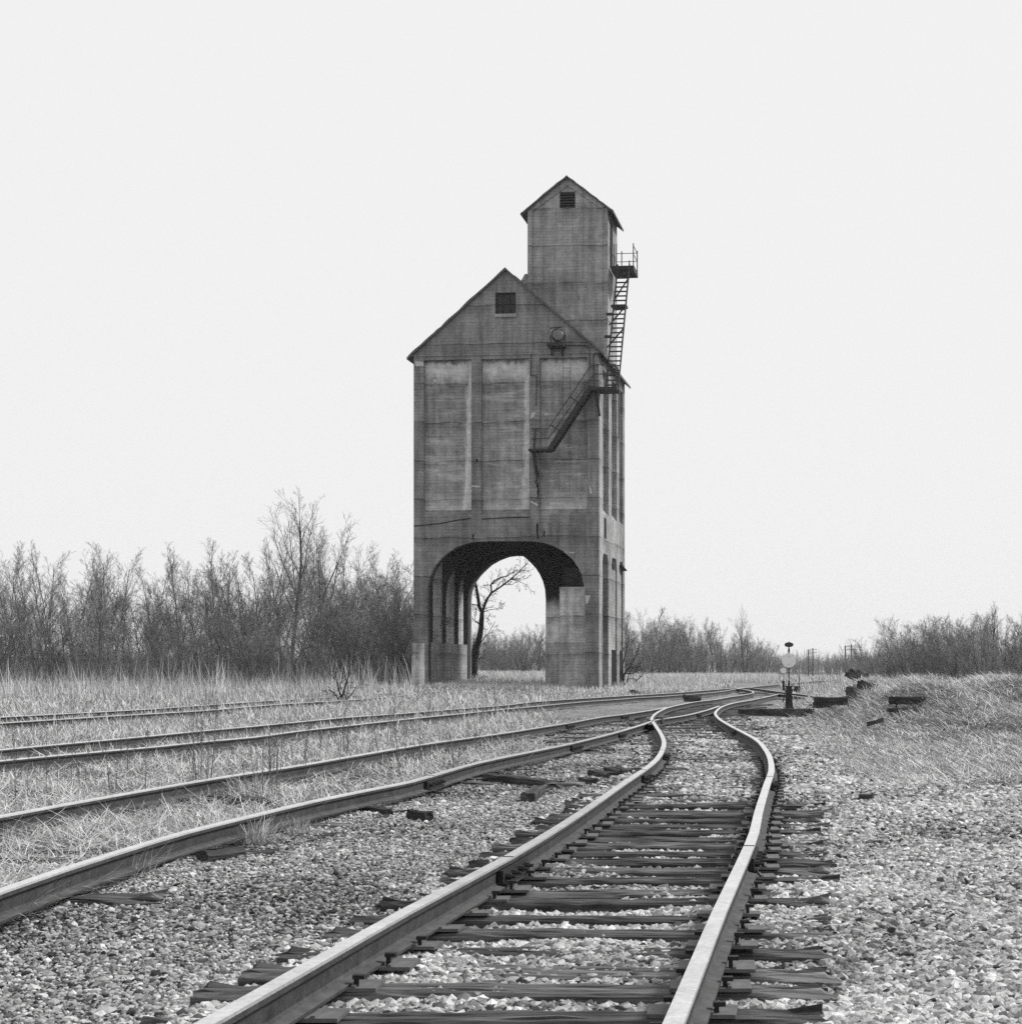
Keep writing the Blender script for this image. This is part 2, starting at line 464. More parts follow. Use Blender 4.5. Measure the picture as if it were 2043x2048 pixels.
# ------------------------------------------------------------------ where grass grows (0..1) and where ballast lies
def sst(x, a, b):
    t = np.clip((x - a) / (b - a), 0, 1); return t * t * (3 - 2 * t)
def patch(x, y, s, o=0.0):
    return 0.5 + 0.25 * (np.sin(x*s*1.3 + o) * np.sin(y*s*0.9 + 2*o) + np.sin(x*s*0.61 - y*s*0.77 + 3*o) * 1.0)
def grass_density(x, y):
    x = np.asarray(x, float); y = np.maximum(np.asarray(y, float), 1.0)
    px = X0 + F * x / y
    d3, d4, d5, d6 = x - X3(y), x - X4(y), x - X5(y), x - X6(y)
    g = np.zeros_like(x)
    # between the rails of the second track
    a = (d3 < -0.05) & (d4 >= 0) & (y < 62)
    g = np.where(a, sst(-px, -1110, -1010) * (0.15 + 1.2 * patch(x, y, 1.9) * (.5 + patch(x, y, 4.3, 2))), g)
    # between the second and the third track
    b = (d4 < 0) & (d5 >= -0.1) & (y < 130)
    g = np.where(b, sst(-px, -1150, -1030) * (0.3 + 0.9 * patch(x, y, 0.9, 1) * (.5 + patch(x, y, 3.1, 2))), g)
    # third track and all that lies beyond it
    c = (d5 < -0.1) & (d6 >= 0)
    g = np.where(c, sst(-px, -1130, -1000) * 0.9, g)
    e = (d6 < 0) | (y > 150)
    g = np.where(e, 1.0, g)
    # right hand side: thin grass, then the bank
    r = (x > X2(y) + 0.9)
    edge = 1.55 + 0.016 * (y - 20)
    rg = sst(x - edge, -0.4, 0.9) * sst(y, 15, 21) * (0.6 + 0.6 * patch(x, y, 1.3, 2))
    rg = np.maximum(rg, sst(gz(x, y), 0.2, 0.45) * 1.3 * (y < 75))
    rg = np.maximum(rg, sst(y, 60, 80) * 0.8)
    g = np.where(r & ~e, rg, g)
    g = np.where((y > 62) & (px < 1720), g * (1 - .75 * sst(px, 1500, 1590) * (1 - sst(px, 1660, 1720))), g)
    g = np.where(y < 5, np.where(x < -4, 0.5, 0), g)
    return np.clip(g, 0, 1.3)

def bed(x, y):
    """the ballast surface: low between the near sleepers, heaped where it buries them"""
    x = np.asarray(x, float); y = np.maximum(np.asarray(y, float), 1.0)
    ins = sst(x - X1(y), -.95, -.6) * sst(X2(y) - x, -1.1, -.65)
    inner = sst(x - X1(y), .1, .3) * sst(X2(y) - x, .1, .3)
    outr = np.maximum(sst(X1(y) - x, .1, .25), sst(x - X2(y), .1, .3)) * ins
    wob0 = .5 + .5 * np.sin(y * 2.9 + 1.3) * np.sin(x * 1.9 + y)
    low = -(.010 + .010 * sst(y, 8.6, 10) + .014 * wob0) * ins * (1 - sst(y, 13.5, 16.0)) - .02 * ins * sst(y, 30, 34)
    wob = .5 + .5 * np.sin(y * 1.37) * np.sin(x * 2.1 + y * .4)
    mid_ = sst(y, 14.0, 16.5) * (1 - sst(y, 27, 32))
    high = (-.006 + .044 * wob) * inner * mid_ + .02 * outr * mid_ * wob
    side = .022 * sst(x - X2(y), .12, .3) * (1 - sst(x - X2(y), .75, 1.1)) * sst(y, 7.5, 9.5) * (.35 + .65 * wob)
    return gz(x, y) + low + high + side
# ------------------------------------------------------------------ the ground
ys = np.concatenate([[-60, -25, -8, 0, 2, 4], np.geomspace(5, 60, 240), np.geomspace(60.5, 1250, 110)])
us = np.concatenate([np.linspace(-1.6, -0.62, 24, endpoint=False), np.linspace(-0.62, 0.32, 260), np.linspace(0.33, 1.6, 24)])
YY, UU = np.meshgrid(ys, us, indexing='ij')
XX = UU * (np.abs(YY) + 6) + np.where(np.abs(UU) > 0.62, np.sign(UU) * 40 * (np.abs(UU) - 0.62), 0)
ZZ = bed(XX, YY)
under = np.zeros_like(XX)
nV, nU = XX.shape
idx = np.arange(nV * nU).reshape(nV, nU)
faces = np.stack([idx[:-1, :-1], idx[:-1, 1:], idx[1:, 1:], idx[1:, :-1]], -1).reshape(-1, 4)
me = np_mesh('ground', np.stack([XX, YY, ZZ], -1).reshape(-1, 3), faces, grass_density(XX, YY).ravel(), smooth=True)
n = N('ballast_and_thatch', 0.95, 0.1)
c = n.coord()
cell = n.voro(c, 24, 'F1', 1)
cellv = n.new('ShaderNodeRGBToBW'); n.t.links.new(cell, cellv.inputs[0])
edge = n.voro(c, 24, 'DISTANCE_TO_EDGE')
big = n.noise(c, 0.35, 5, 0.65); mid = n.noise(c, 2.5, 5, 0.7)
grav = n.mul(n.mix(cellv.outputs[0], 0.04, 0.55), n.ramp(edge, [(0.0, 0.35), (0.12, 1.0)]), n.ramp(big, [(0.3, 0.75), (0.7, 1.2)]), n.ramp(mid, [(0.3, 0.7), (0.7, 1.25)]))
st = n.noise(n.coord(scale=(9, 3, 3)), 3.0, 6, 0.75, 1.5)
tha = n.mul(n.ramp(st, [(0.3, 0.5), (0.7, 1.35)]), n.ramp(mid, [(0.3, 0.7), (0.7, 1.25)]), 0.15)
gm = n.ramp(n.math('ADD', n.attr('tone'), n.mul(n.math('SUBTRACT', mid, 0.5), 0.8)), [(0.3, 0.0), (0.6, 1.0)])
M_GROUND = n.done(n.mix(gm, grav, tha), n.math('ADD', n.mul(edge, 2.0), n.mul(st, 0.5)), 0.9, 0.03)
tag(link('ground', me, M_GROUND), kind='structure')

# ------------------------------------------------------------------ the coaling tower
TH = R(5.0); TD = 90.0
TO = Vector(((1197 - X0) / F * TD, TD, 0.0))           # front right corner at the ground
AX = Vector((math.cos(TH), -math.sin(TH), 0)); AY = Vector((math.sin(TH), math.cos(TH), 0))
def L(px, py, yl=0.0):
    d = Vector(((px - X0) / F, 1, (YH - py) / F)); o = Vector((0, 0, CZ)) - TO
    t = (yl - o.dot(AY)) / d.dot(AY)
    q = o + d * t
    return (q.dot(AX), q.z)
def LX(px, py, xl=0.0):
    """(y, z) on the tower's local plane x = xl"""
    d = Vector(((px - X0) / F, 1, (YH - py) / F)); o = Vector((0, 0, CZ)) - TO
    t = (xl - o.dot(AX)) / d.dot(AX)
    q = o + d * t
    return (q.dot(AY), q.z)
def L3(px, py, yl): x, z = L(px, py, yl); return Vector((x, yl, z))
def z1(x, y): return (780 + x * .28023, 320 + y * .28023)
def z2(x, y): return (780 + x * .30017, 840 + y * .30017)
def z5(x, y): return (1030 + x * .24839, 480 + y * .24839)
def z7(x, y): return (820 + x * .22833, 1060 + y * .22833)

tower = empty('coaling_tower', TO, -TH)
tag(tower, 'tall gabled concrete coaling tower on an arched base with a narrow head house', 'tower')
DP = 10.3                                              # depth front to back
xL = L(827, 1000)[0]; xR = 0.0
zE = L(1010, 706)[1]; zA = L(1010, 541)[1]; xA = (xL + xR) / 2
SK = 0.32
# front outline with the arch
archpx = [z7(*q) for q in ((150,620),(154,500),(172,410),(205,335),(250,272),(320,205),(400,152),(480,122),(560,104),(700,98),(880,97),(1000,98),(1100,102),(1180,114),(1260,143),(1340,187),(1420,256),(1470,325),(1505,410),(1524,500),(1531,620))]
arch = [L(*q) for q in archpx]
xj0, xj1 = arch[0][0], arch[-1][0]
def hole(ax, ay, bx, by, yl=0.0):
    (x0, za), (x1, zb) = L(ax, ay, yl), L(bx, by, yl)
    return [(x0, zb), (x1, zb), (x1, za), (x0, za)]
def rect(x0, z0, x1, z1_): return [(x0, z0), (x1, z0), (x1, z1_), (x0, z1_)]
zpt = L(1010, 717)[1]; zpb = L(1010, 1031)[1]
pans = [(847, 942.3), (962.3, 1058.3), (1079, 1174.5)]
panx = [(L(a, 870)[0], L(b, 870)[0]) for a, b in pans]
win = hole(990, 585, 1031.3, 627.5)
bm = bmesh.new()
outer = [(xL, -0.4), (xj0, -0.4)] + arch + [(xj1, -0.4), (xR, -0.4), (xR, zE), (xA, zA), (xL, zE)]
holes = [rect(a, zpb, b, zpt) for a, b in panx] + [win]
plate(bm, outer, holes, 'y', 0.0, SK)
# ledge under the gable and a thin cornice line
x0_, x1_ = xL - 0.03, xR + 0.03
box(bm, (x0_, -0.05, zE - 0.12), (x1_, -0.002, zE + 0.02))
# sloping sills of the panels
for a, b in panx:
    v = [bm.verts.new(q) for q in ((a, 0.0, zpb + .001), (b, 0.0, zpb + .001), (b, SK - .004, zpb + .42), (a, SK - .004, zpb + .42), (a, SK - .004, zpb + .001), (b, SK - .004, zpb + .001))]
    for f in ((0,1,2,3), (0,3,4), (1,5,2), (0,4,5,1), (3,2,5,4)): bm.faces.new([v[i] for i in f])
# rear wall
backpx = [z7(*q) for q in ((505,620),(510,560),(522,505),(545,455),(580,405),(625,355),(690,297),(760,258),(840,228),(910,219),(978,221),(1030,262),(1100,335),(1135,390),(1162,450),(1180,520),(1187,610))]
YB = DP - 1.0
backarch = [L(a, b, YB) for a, b in backpx]
outerb = [(xL, -0.4), (backarch[0][0], -0.4)] + backarch + [(backarch[-1][0], -0.4), (xR, -0.4), (xR, zE), (xA, zA), (xL, zE)]
plate(bm, outerb, [], 'y', DP - SK, DP)
build('front_wall', bm, M_CONC, tower)
# side walls: upper bays, lower openings
ups = [(1.25, 3.65), (4.75, 6.95), (8.0, 10.3 - 0.75)]
def side_skin(xa, xb, openings):
    b_ = bmesh.new()
    zt, zb = zE - 0.75, zpb + 0.25
    lo, y0, y1 = [], SK, DP - SK
    o = [(y0, -0.4)]
    for (a, b2, top) in openings:
        o += [(a, -0.4), (a, top - 0.55), (a + 0.28, top), (b2 - 0.28, top), (b2, top - 0.55), (b2, -0.4)]
    o += [(y1, -0.4), (y1, zE), (y0, zE)]
    plate(b_, o, [rect(a, zb, b2, zt) for a, b2 in ups], 'x', xa, xb)
    for a, b2 in ups:       # sloped sills
        xi = xa if abs(xa) > abs(xb) and xb == xR else (xb if xa == xL else xa)
        xo = xb if xb == xR else xa
        v = [b_.verts.new(q) for q in ((xo, a, zb + .001), (xo, b2, zb + .001), (xi, b2, zb + .42), (xi, a, zb + .42), (xi, a, zb + .001), (xi, b2, zb + .001))]
        for f in ((0,1,2,3), (0,3,4), (1,5,2), (0,4,5,1), (3,2,5,4)): b_.faces.new([v[i] for i in f])
    return b_
zo = LX(1207, 840 + 890 * .30017, 0.0)[1]
ops = [(ups[0][0] + .1, ups[0][1] - .1, zo), (ups[1][0], ups[1][1], zo), (ups[2][0], ups[2][1], zo)]
build('side_wall', side_skin(xR - SK, xR, ops), M_SIDE, tower)
build('side_wall', side_skin(xL, xL + SK, ops), M_SIDE, tower)
# the bunker core behind the skins
zC = arch[10][1] + 0.45
bm = bmesh.new()
box(bm, (xL + SK, SK, zC), (xR - SK, DP - SK, zE))
plate(bm, [(xL + SK, zE + .002), (xR - SK, zE + .002), (xA, zA - 0.35)], [], 'y', SK + .01, DP - SK - .01)
build('bunker_wall', bm, M_SIDE, tower)
# recessed panels of the front, each a slab with its own stains
for i, (a, b) in enumerate(panx):
    bm = bmesh.new()
    uvl = bm.loops.layers.uv.new('UVMap')
    vs = box(bm, (a - .05, SK - .012, zpb - .05), (b + .05, SK + .05, zpt + .05))
    for f in bm.faces:
        for l in f.loops:
            l[uvl].uv = ((l.vert.co.x - a) / (b - a), (l.vert.co.z - zpb) / (zpt - zpb))
    o = build('recessed_panel', bm, M_PANEL, tower)
    at = o.data.attributes.new('edge', 'FLOAT', 'POINT')
    at.data.foreach_set('value', [(1.0, 0.8, 0.0)[i]] * len(o.data.vertices))
# interior: ribs, bay walls
bm = bmesh.new()
def grown(pts, e):
    cx = (xj0 + xj1) / 2
    return [(x + (-e if x < cx else e), z + e) for x, z in pts]
def rib(y0, y1, e):
    g = grown(arch, e)
    plate(bm, [(xL + SK + .01, -0.4), (g[0][0], -0.4)] + g + [(g[-1][0], -0.4), (xR - SK - .01, -0.4), (xR - SK - .01, zC + .2), (xL + SK + .01, zC + .2)], [], 'y', y0, y1)
rib(SK + .002, 1.0, 0.05)
rib(4.0, 4.32, 0.02)
rib(7.0, 7.32, 0.02)
# rear plate with the narrower arch, a pier and a void above the bricked-up bay
xv0 = L(1118.5, 1150, YB)[0]; zv0 = L(1118, 1175, YB)[1]; zv1 = L(1118, 1134, YB)[1]
xv1 = xR - SK - .02
plate(bm, [(xL + SK + .01, -0.4), (backarch[0][0], -0.4)] + backarch + [(backarch[-1][0], -0.4), (xR - SK - .01, -0.4), (xR - SK - .01, zC + .2), (xL + SK + .01, zC + .2)],
      [rect(xv0, zv0, xv1, zv1)], 'y', YB, DP - SK - .002)
build('arch_rib', bm, M_SOOT_SHADE, tower)
xp = L(1117, 1200, YB)[0]
M_BAYP = concrete('bay_plinth_concrete', 0.46, patches=0.2, soot=0.12)
bm = bmesh.new()
zpl = L(900, 1286, 3.0)[1]
box(bm, (xL + SK + .015, 3.05, zpl), (xj0 - 0.2, YB, zC + .1))
build('bay_wall_or_shade', bm, M_INNER, tower)
bm = bmesh.new()
box(bm, (xL + SK + .015, 0.9, -0.4), (xj0 + 0.06, YB - .05, zpl - .003))
build('plinth', bm, M_PLINTH, tower); bm = bmesh.new()
YI, YR = 2.6, 5.2          # the closed bay stands forward of the rear arch, its pier between the two
zr = lambda py, y: L(1100, py, y)[1]
xi0, xp0, xp1 = L(1118.5, 1200, YI)[0], L(1090.8, 1300, YR)[0], L(1119, 1300, YR)[0]
box(bm, (xp0 - .02, YR, -0.4), (xp1, YB - .05, zr(1285, YR)))
build('plinth', bm, M_BAYP, tower); bm = bmesh.new()
box(bm, (xi0 - .02, YI, -0.4), (xR - .9, YR - .3, zr(1285, YI)))
build('plinth', bm, M_BAYP, tower); bm = bmesh.new()
box(bm, (xp0 + .02, YR + .03, zr(1285, YR) + .002), (xp1, YB - .05, zr(1180, YR)))
zs0, zs1 = zr(1228, YR), zr(1185, YR)
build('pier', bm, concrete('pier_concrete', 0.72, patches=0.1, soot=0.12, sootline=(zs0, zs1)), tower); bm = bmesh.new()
box(bm, (xi0, YI + .03, zr(1285, YI) + .002), (xR - .9, YR - .32, zr(1178, YI)))
box(bm, (xi0 - .02, YI - .03, zr(1178, YI) + .002), (xR - .9, YR - .32, zr(1174, YI)))
zi = zr(1174, YI)
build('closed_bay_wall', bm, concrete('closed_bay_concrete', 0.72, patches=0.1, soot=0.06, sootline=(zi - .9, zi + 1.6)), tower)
bm = bmesh.new(); box(bm, (xL + SK + .02, 1.0, zpl), (xj0 - .62, 3.04, zC + .1)); build('bay_wall_or_shade', bm, M_SOOT_SHADE, tower)  # near-black colour paints the shade of the deep first recess
bm = bmesh.new()     # right wall behind the side skin, open in the first bay
plate(bm, [(1.0, -0.4), (ops[0][0], -0.4), (ops[0][0], zo), (ops[0][1], zo), (ops[0][1], -0.4), (YB, -0.4), (YB, zC), (1.0, zC)], [], 'x', xR - .85, xR - SK - .002)
build('bay_wall_or_shade', bm, M_SIDE, tower)
bm = bmesh.new(); box(bm, (xR - .89, ops[0][0] - .1, -.35), (xR - .86, ops[0][1] + .1, zo)); build('bay_wall_or_shade', bm, M_SOOT_SHADE, tower)  # dark plate added across the opening, its colour standing in for shade inside
for k in (1, 2):
    bm = bmesh.new(); box(bm, (xR - SK + .002, ops[k][0] + .25, 2.75), (xR - .1, ops[k][1] - .06, zo - .75)); build('bay_infill', bm, M_SIDE, tower)
bm = bmesh.new()
box(bm, (xR - SK - .001, ops[1][0] + .25, -0.35), (xR - .08, ops[1][1] - .06, 2.6))
box(bm, (xR - SK - .001, ops[2][0] + .25, -0.35), (xR - .08, ops[2][0] + .8, 2.6))
build('doorway', bm, M_DARK, tower)
bm = bmesh.new()
box(bm, (xR - .02, 1.9, zo + 1.0), (xR + .012, 2.7, zo + 2.3))
build('vent_opening', bm, M_DARK, tower)
bm = bmesh.new()     # loose hood over the third opening
bar(bm, (xR + .08, ops[2][0] - .05, zo - .3), (xR + .12, ops[2][1] + .05, zo - .55), .3, .06)
build('hood', bm, M_IRON, tower)
bm = bmesh.new()     # flaking plinth of the left pier
xq = L(849.5, 1330)[0]
box(bm, (xL - .1, -.09, -.4), (xq, -.003, L(840, 1287)[1]))
build('pier_foot', bm, M_FLAKE, tower)

def ragged(pts, yl, name, m, seed, th=.012):
    r_ = random.Random(seed); out = []
    for i in range(len(pts)):
        a, b = pts[i], pts[(i + 1) % len(pts)]
        for t in (0, .25, .5, .75):
            out.append(L(a[0] + (b[0] - a[0]) * t + r_.uniform(-1, 1) * .9, a[1] + (b[1] - a[1]) * t + r_.uniform(-1, 1) * .9, yl))
    bm = bmesh.new(); plate(bm, out, [], 'y', yl - th, yl - .002)
    build(name, bm, m, tower)
M_SPALL = simple('fresh_broken_concrete', 0.44, 9, 0.3)
for k, (pts, yl) in enumerate((
        ([z5(120, 1440), z5(132, 1392), z5(168, 1385), z5(150, 1420)], 0), ([z5(222, 1392), z5(285, 1388), z5(250, 1412), z5(232, 1408)], SK - .012),
        ([z2(1060, 552), z2(1100, 550), z2(1150, 562), z2(1062, 568)], SK - .012), ([z2(1325, 440), z2(1338, 452), z2(1345, 495), z2(1328, 490)], 0),
        ([z2(540, 436), z2(600, 438), z2(598, 447), z2(545, 446)], 0), ([z2(930, 535), z2(985, 560), z2(978, 572), z2(940, 552)], 0),
        ([z2(1300, 1165), z2(1330, 1170), z2(1318, 1215), z2(1302, 1232)], 0), ([z1(175, 1436), z1(238, 1440), z1(236, 1472), z1(180, 1470)], 0),
        ([z2(1195, 878), z2(1235, 882), z2(1230, 890), z2(1200, 888)], 0), ([z1(308, 1565), z1(330, 1562), z1(326, 1592), z1(312, 1584)], SK - .012))):
    ragged(pts, yl, 'spalled_patch', M_SPALL, 300 + k)
for pts in ([z2(156, 706), z2(235, 700), z2(330, 690), z2(430, 670), z2(540, 655)], [z2(610, 660), z2(700, 655), z2(800, 650), z2(925, 648)]):
    bm = bmesh.new()
    q = [L3(*p, -.008) for p in pts]
    for a, b in zip(q, q[1:]): bar(bm, a, b, .05, .05)
    build('crack', bm, M_DARK, tower)
for pts in ([z2(985, 420), z2(995, 470), z2(985, 530), z2(978, 520), z2(980, 460), z2(972, 425)], [z2(572, 258), z2(585, 262), z2(578, 285), z2(570, 280)], [z2(545, 760), z2(560, 762), z2(556, 800), z2(548, 800)],
            [z2(975, 690), z2(984, 690), z2(988, 790), z2(974, 795)], [z2(1022, 740), z2(1030, 742), z2(1028, 775), z2(1022, 775)]):
    ragged(pts, 0, 'rust_stain', M_DARK, len(pts) + int(pts[0][0]), .006)

# main roof: two slabs with ragged edges
def roof(bm, xl, xr, xa, ze, za, y0, y1, over, th, segs=26, jit=0.05):
    for (xe, sgn) in ((xl, -1), (xr, 1)):
        sl = (za - ze) / abs(xe - xa)
        ex, ez = xe + sgn * over, ze - over * sl
        top, bot = [], []
        for i in range(segs + 1):
            t = i / segs
            x = xa + (ex - xa) * t; z = za + (ez - za) * t
            j = random.uniform(-jit, jit) if 0 < i < segs else 0
            th_ = th * random.uniform(.75, 1.2)
            top.append([bm.verts.new((x, y0 - j, z + th_)), bm.verts.new((x, y1 + j, z + th_))])
            bot.append([bm.verts.new((x, y0 - j, z + .004)), bm.verts.new((x, y1 + j, z + .004))])
        for i in range(segs):
            a, b, c_, d = top[i], top[i+1], bot[i], bot[i+1]
            bm.faces.new((a[0], b[0], b[1], a[1])); bm.faces.new((c_[0], c_[1], d[1], d[0]))
            bm.faces.new((a[0], c_[0], d[0], b[0])); bm.faces.new((a[1], b[1], d[1], c_[1]))
        bm.faces.new((top[-1][0], bot[-1][0], bot[-1][1], top[-1][1]))
        bm.faces.new((top[0][0], top[0][1], bot[0][1], bot[0][0]))
bm = bmesh.new()
roof(bm, xL, xR, xA, zE, zA, -0.22, DP + 0.2, 0.38, 0.17)
build('roof', bm, M_ROOF, tower)
# window in the gable
wx0, wx1 = win[0][0], win[1][0]; wz0, wz1 = win[0][1], win[2][1]
bm = bmesh.new()
t_ = 0.05
for a in (wx0 + t_/2, wx1 - t_/2): box(bm, (a - t_/2, .16, wz0), (a + t_/2, .24, wz1))
for k in (1, 2): x = wx0 + (wx1 - wx0) * k / 3; box(bm, (x - .018, .17, wz0 + .05), (x + .018, .23, wz1 - .05))
zm = (wz0 + wz1) / 2
for a, b in ((wx0 + t_, wx0 + (wx1-wx0)/3 - .02), (wx0 + (wx1-wx0)/3 + .02, wx0 + 2*(wx1-wx0)/3 - .02), (wx0 + 2*(wx1-wx0)/3 + .02, wx1 - t_)):
    for z in (wz0 + .025, zm, wz1 - .025): box(bm, (a, .172, z - .02), (b, .228, z + .02))
w_ = build('window', bm, M_IRON, tower)
bm = bmesh.new(); box(bm, (wx0, .25, wz0), (wx1, .28, wz1)); build('pane', bm, M_GLASS, w_)
bm = bmesh.new(); box(bm, (wx0 - .03, -.1, wz0 - .19), (wx1 + .03, -.003, wz0)); build('sill', bm, M_HEAD, w_)

# head house
Y1, Y2 = 4.1, 7.9
hx0, hx1 = L(1054.6, 500, Y1)[0], min(L(1214.5, 500, Y1)[0], xR - .02)
hzE = L(1100, 420, Y1)[1]; hzA = L(1136, 356, Y1)[1]
hxA = (hx0 + hx1) / 2
hz0 = zE - 0.2
head = empty('head_house'); head.parent = tower
fw = 0.34
def penta(i, zb): 
    sl = (hzA - hzE) / (hxA - hx0)
    return [(hx0 + i, zb), (hx1 - i, zb), (hx1 - i, hzE - i * 0.2 + (i * sl if i else 0) - (i * 1.9 if i else 0)), (hxA, hzA - i * 2.2), (hx0 + i, hzE - i * 0.2 + (i * sl if i else 0) - (i * 1.9 if i else 0))]
lv = hole(1118.2, 383, 1149.4, 414.5, Y1)
bm = bmesh.new()
inner = [L(1063.5, 423, Y1), L(1134.8, 370.5, Y1), L(1206.5, 420, Y1)]
inner = [(inner[0][0], hz0 + .3), (inner[2][0], hz0 + .3), inner[2], inner[1], inner[0]]
plate(bm, penta(0, hz0), [inner], 'y', Y1, Y1 + .09)
plate(bm, penta(0.002, hz0), [lv], 'y', Y1 + .092, Y1 + .45)
plate(bm, penta(0, hz0), [], 'y', Y1 + .452, Y2)
build('wall', bm, M_HEAD, head)
bm = bmesh.new()
roof(bm, hx0, hx1, hxA, hzE, hzA, Y1 - 0.28, Y2 + 0.22, 0.42, 0.12, 14, 0.03)
build('roof', bm, M_ROOF, head)
bm = bmesh.new()
lx0, lx1, lz0, lz1 = lv[0][0], lv[1][0], lv[0][1], lv[2][1]
for k in range(6):
    z = lz0 + (lz1 - lz0) * (k + .5) / 6
    bar(bm, (lx0 + .02, Y1 + .2, z), (lx1 - .02, Y1 + .2, z), .12, .035, up=(0, -.6, .8))
box(bm, (lx0, Y1 + .12, lz0), (lx0 + .04, Y1 + .3, lz1)); box(bm, (lx1 - .04, Y1 + .12, lz0), (lx1, Y1 + .3, lz1))
build('louvre', bm, simple('louvre_slats', 0.06), head)
bm = bmesh.new(); box(bm, (lx0, Y1 + .4, lz0), (lx1, Y1 + .448, lz1)); build('louvre_opening', bm, M_DARK, head)
zt0 = L(1225, 535, 5.0)[1]
bm = bmesh.new(); box(bm, (hx1 - .02, 4.95, zt0), (hx1 + .015, 6.1, zt0 + 3.2)); build('doorway', bm, M_DARK, head)
bm = bmesh.new()     # lean-to roof on its left side
q0, q1 = L(1044, 564, Y1 + .5), L(1061, 549, Y1 + .5)
plate(bm, [(q0[0] - .2, q0[1] - 1.6), (hx0 - .01, q0[1] - 1.6), (hx0 - .01, q1[1]), (hx0 - .25, q1[1]), (q0[0] - .2, q0[1] - .25)], [], 'y', Y1 + .3, Y2 - .5)
build('lean_to', bm, M_HEAD, head)

# stairs, platforms and rails in iron
zP = L(1208, 777, -.4)[1]
bm = bmesh.new()
lowp = [L3(*z5(128, 1700), -.12), L3(*z5(300, 1700), -.12)]
x0_, x1_ = lowp[0].x, lowp[1].x; zl = lowp[0].z
box(bm, (x0_, -.95, zl - .1), (x1_, -.05, zl + .03))
build('stair_landing', bm, M_IRON, tower)
bm = bmesh.new()
s0, s1 = L3(*z5(300, 1702), 0), L3(*z5(632, 1195), 0)
for yl in (-.9, -.18):
    bar(bm, (s0.x, yl, s0.z), (s1.x, yl, s1.z), .06, .3)
nst = 17
for k in range(1, nst):
    t = k / nst; q = s0.lerp(s1, t)
    box(bm, (q.x - .14, -.86, q.z - .02), (q.x + .12, -.21, q.z + .02))
build('stair_flight', bm, M_IRON, tower)
bm = bmesh.new()
for yl in (-.93, -.1):
    for (pts) in ([z5(128, 1518), z5(262, 1518), z5(292, 1478), z5(602, 1020), z5(628, 1005), z5(800, 1000)],
                  [z5(128, 1600), z5(268, 1598), z5(622, 1092), z5(640, 1080), z5(805, 1078)]):
        q = [L3(*p, yl) for p in pts]
        for a, b in zip(q, q[1:]): bar(bm, a, b, .045)
    for a, b in ((z5(440, 1260), z5(522, 1318)), (z5(285, 1488), z5(385, 1556)), (z5(160, 1518), z5(150, 1700)), (z5(632, 1010), z5(636, 1190)), (z5(805, 1000), z5(815, 1190))):
        bar(bm, L3(*a, yl), L3(*b, yl), .075)
xo = L(1231.5, 777, -.93)[0]
for z in (1.2, .72): bar(bm, (xo, -.93, zP + z), (xo, -.1, zP + z), .045)
build('handrail', bm, M_IRON, tower)
bm = bmesh.new()
xi = L(1184, 777, -.4)[0]
box(bm, (xi, -.98, zP - .16), (xo + .05, .55, zP))
build('corner_platform', bm, M_IRON, tower)
bm = bmesh.new()
bar(bm, L3(*z5(648, 1228), -.6), L3(*z5(680, 1418), -.1), .12)
build('strut', bm, M_IRON, tower); bm = bmesh.new()
bar(bm, L3(*z5(832, 1195), -.4), L3(*z5(832, 1600), -.2), .06)
bar(bm, L3(*z5(825, 1020), -.3), L3(*z5(830, 1195), -.3), .09)
build('strut', bm, M_IRON, tower); bm = bmesh.new()
a_, b_, c__ = L3(*z5(150, 1718), -.5), L3(*z5(165, 1830), -.35), L3(*z5(180, 1895), -.05)
bar(bm, a_, b_, .16); bar(bm, b_, c__, .16); bar(bm, c__, c__ + Vector((-.12, .03, -.5)), .1)
build('strut', bm, M_IRON, tower)
# steep ladder stair up the side to the head house
bm = bmesh.new()
zt = zt0
lad0, lad1 = Vector((0, .05, zP)), Vector((0, 4.75, zt + .1))
for x in (.42, 1.2): bar(bm, (x, lad0.y, lad0.z), (x, lad1.y, lad1.z), .07, .16)
nr = 27
for k in range(1, nr):
    q = lad0.lerp(lad1, k / nr)
    box(bm, (.42, q.y - .1, q.z - .025), (1.2, q.y + .1, q.z + .025))
q = lad0.lerp(lad1, .665)
box(bm, (.25, q.y - .15, q.z - .12), (1.25, q.y + .55, q.z + .02))
for t, dz in ((.48, .9), (.66, .9)):
    a = lad0.lerp(lad1, t); bar(bm, (1.2, a.y, a.z), (.05, a.y + .5, a.z - 1.1), .07)
for t in (.24, .46, .69, .9):
    a = lad0.lerp(lad1, t); bar(bm, (1.22, a.y - .1, a.z - .2), (1.28, a.y - .15, a.z + 1.0), .06)
for t in (.42, .6):
    a = lad0.lerp(lad1, t); box(bm, (-.01, a.y, a.z - .12), (.42, a.y + .1, a.z + .05))
for (a, b) in ((.24, .46), (.46, .69), (.69, .9)):
    p, q = lad0.lerp(lad1, a), lad0.lerp(lad1, b)
    bar(bm, (1.28, p.y - .15, p.z + 1.0), (1.28, q.y - .15, q.z + 1.0), .035)
build('ladder', bm, M_IRON, tower)
bm = bmesh.new()
box(bm, (.02, 4.6, zt - .34), (1.5, 6.4, zt))
bar(bm, (1.2, 5.4, zt - .34), (.02, 5.4, zt - 2.1), .08)
for x, y in ((1.46, 4.65), (1.46, 6.35), (.35, 4.65), (.42, 6.35), (.2, 4.65)): bar(bm, (x, y, zt), (x, y, zt + 1.45), .06)
for z in (1.3, .75):
    bar(bm, (1.46, 4.65, zt + z), (1.46, 6.35, zt + z), .035); bar(bm, (.1, 6.35, zt + z), (1.46, 6.35, zt + z), .035)
build('head_platform', bm, M_IRON, tower)
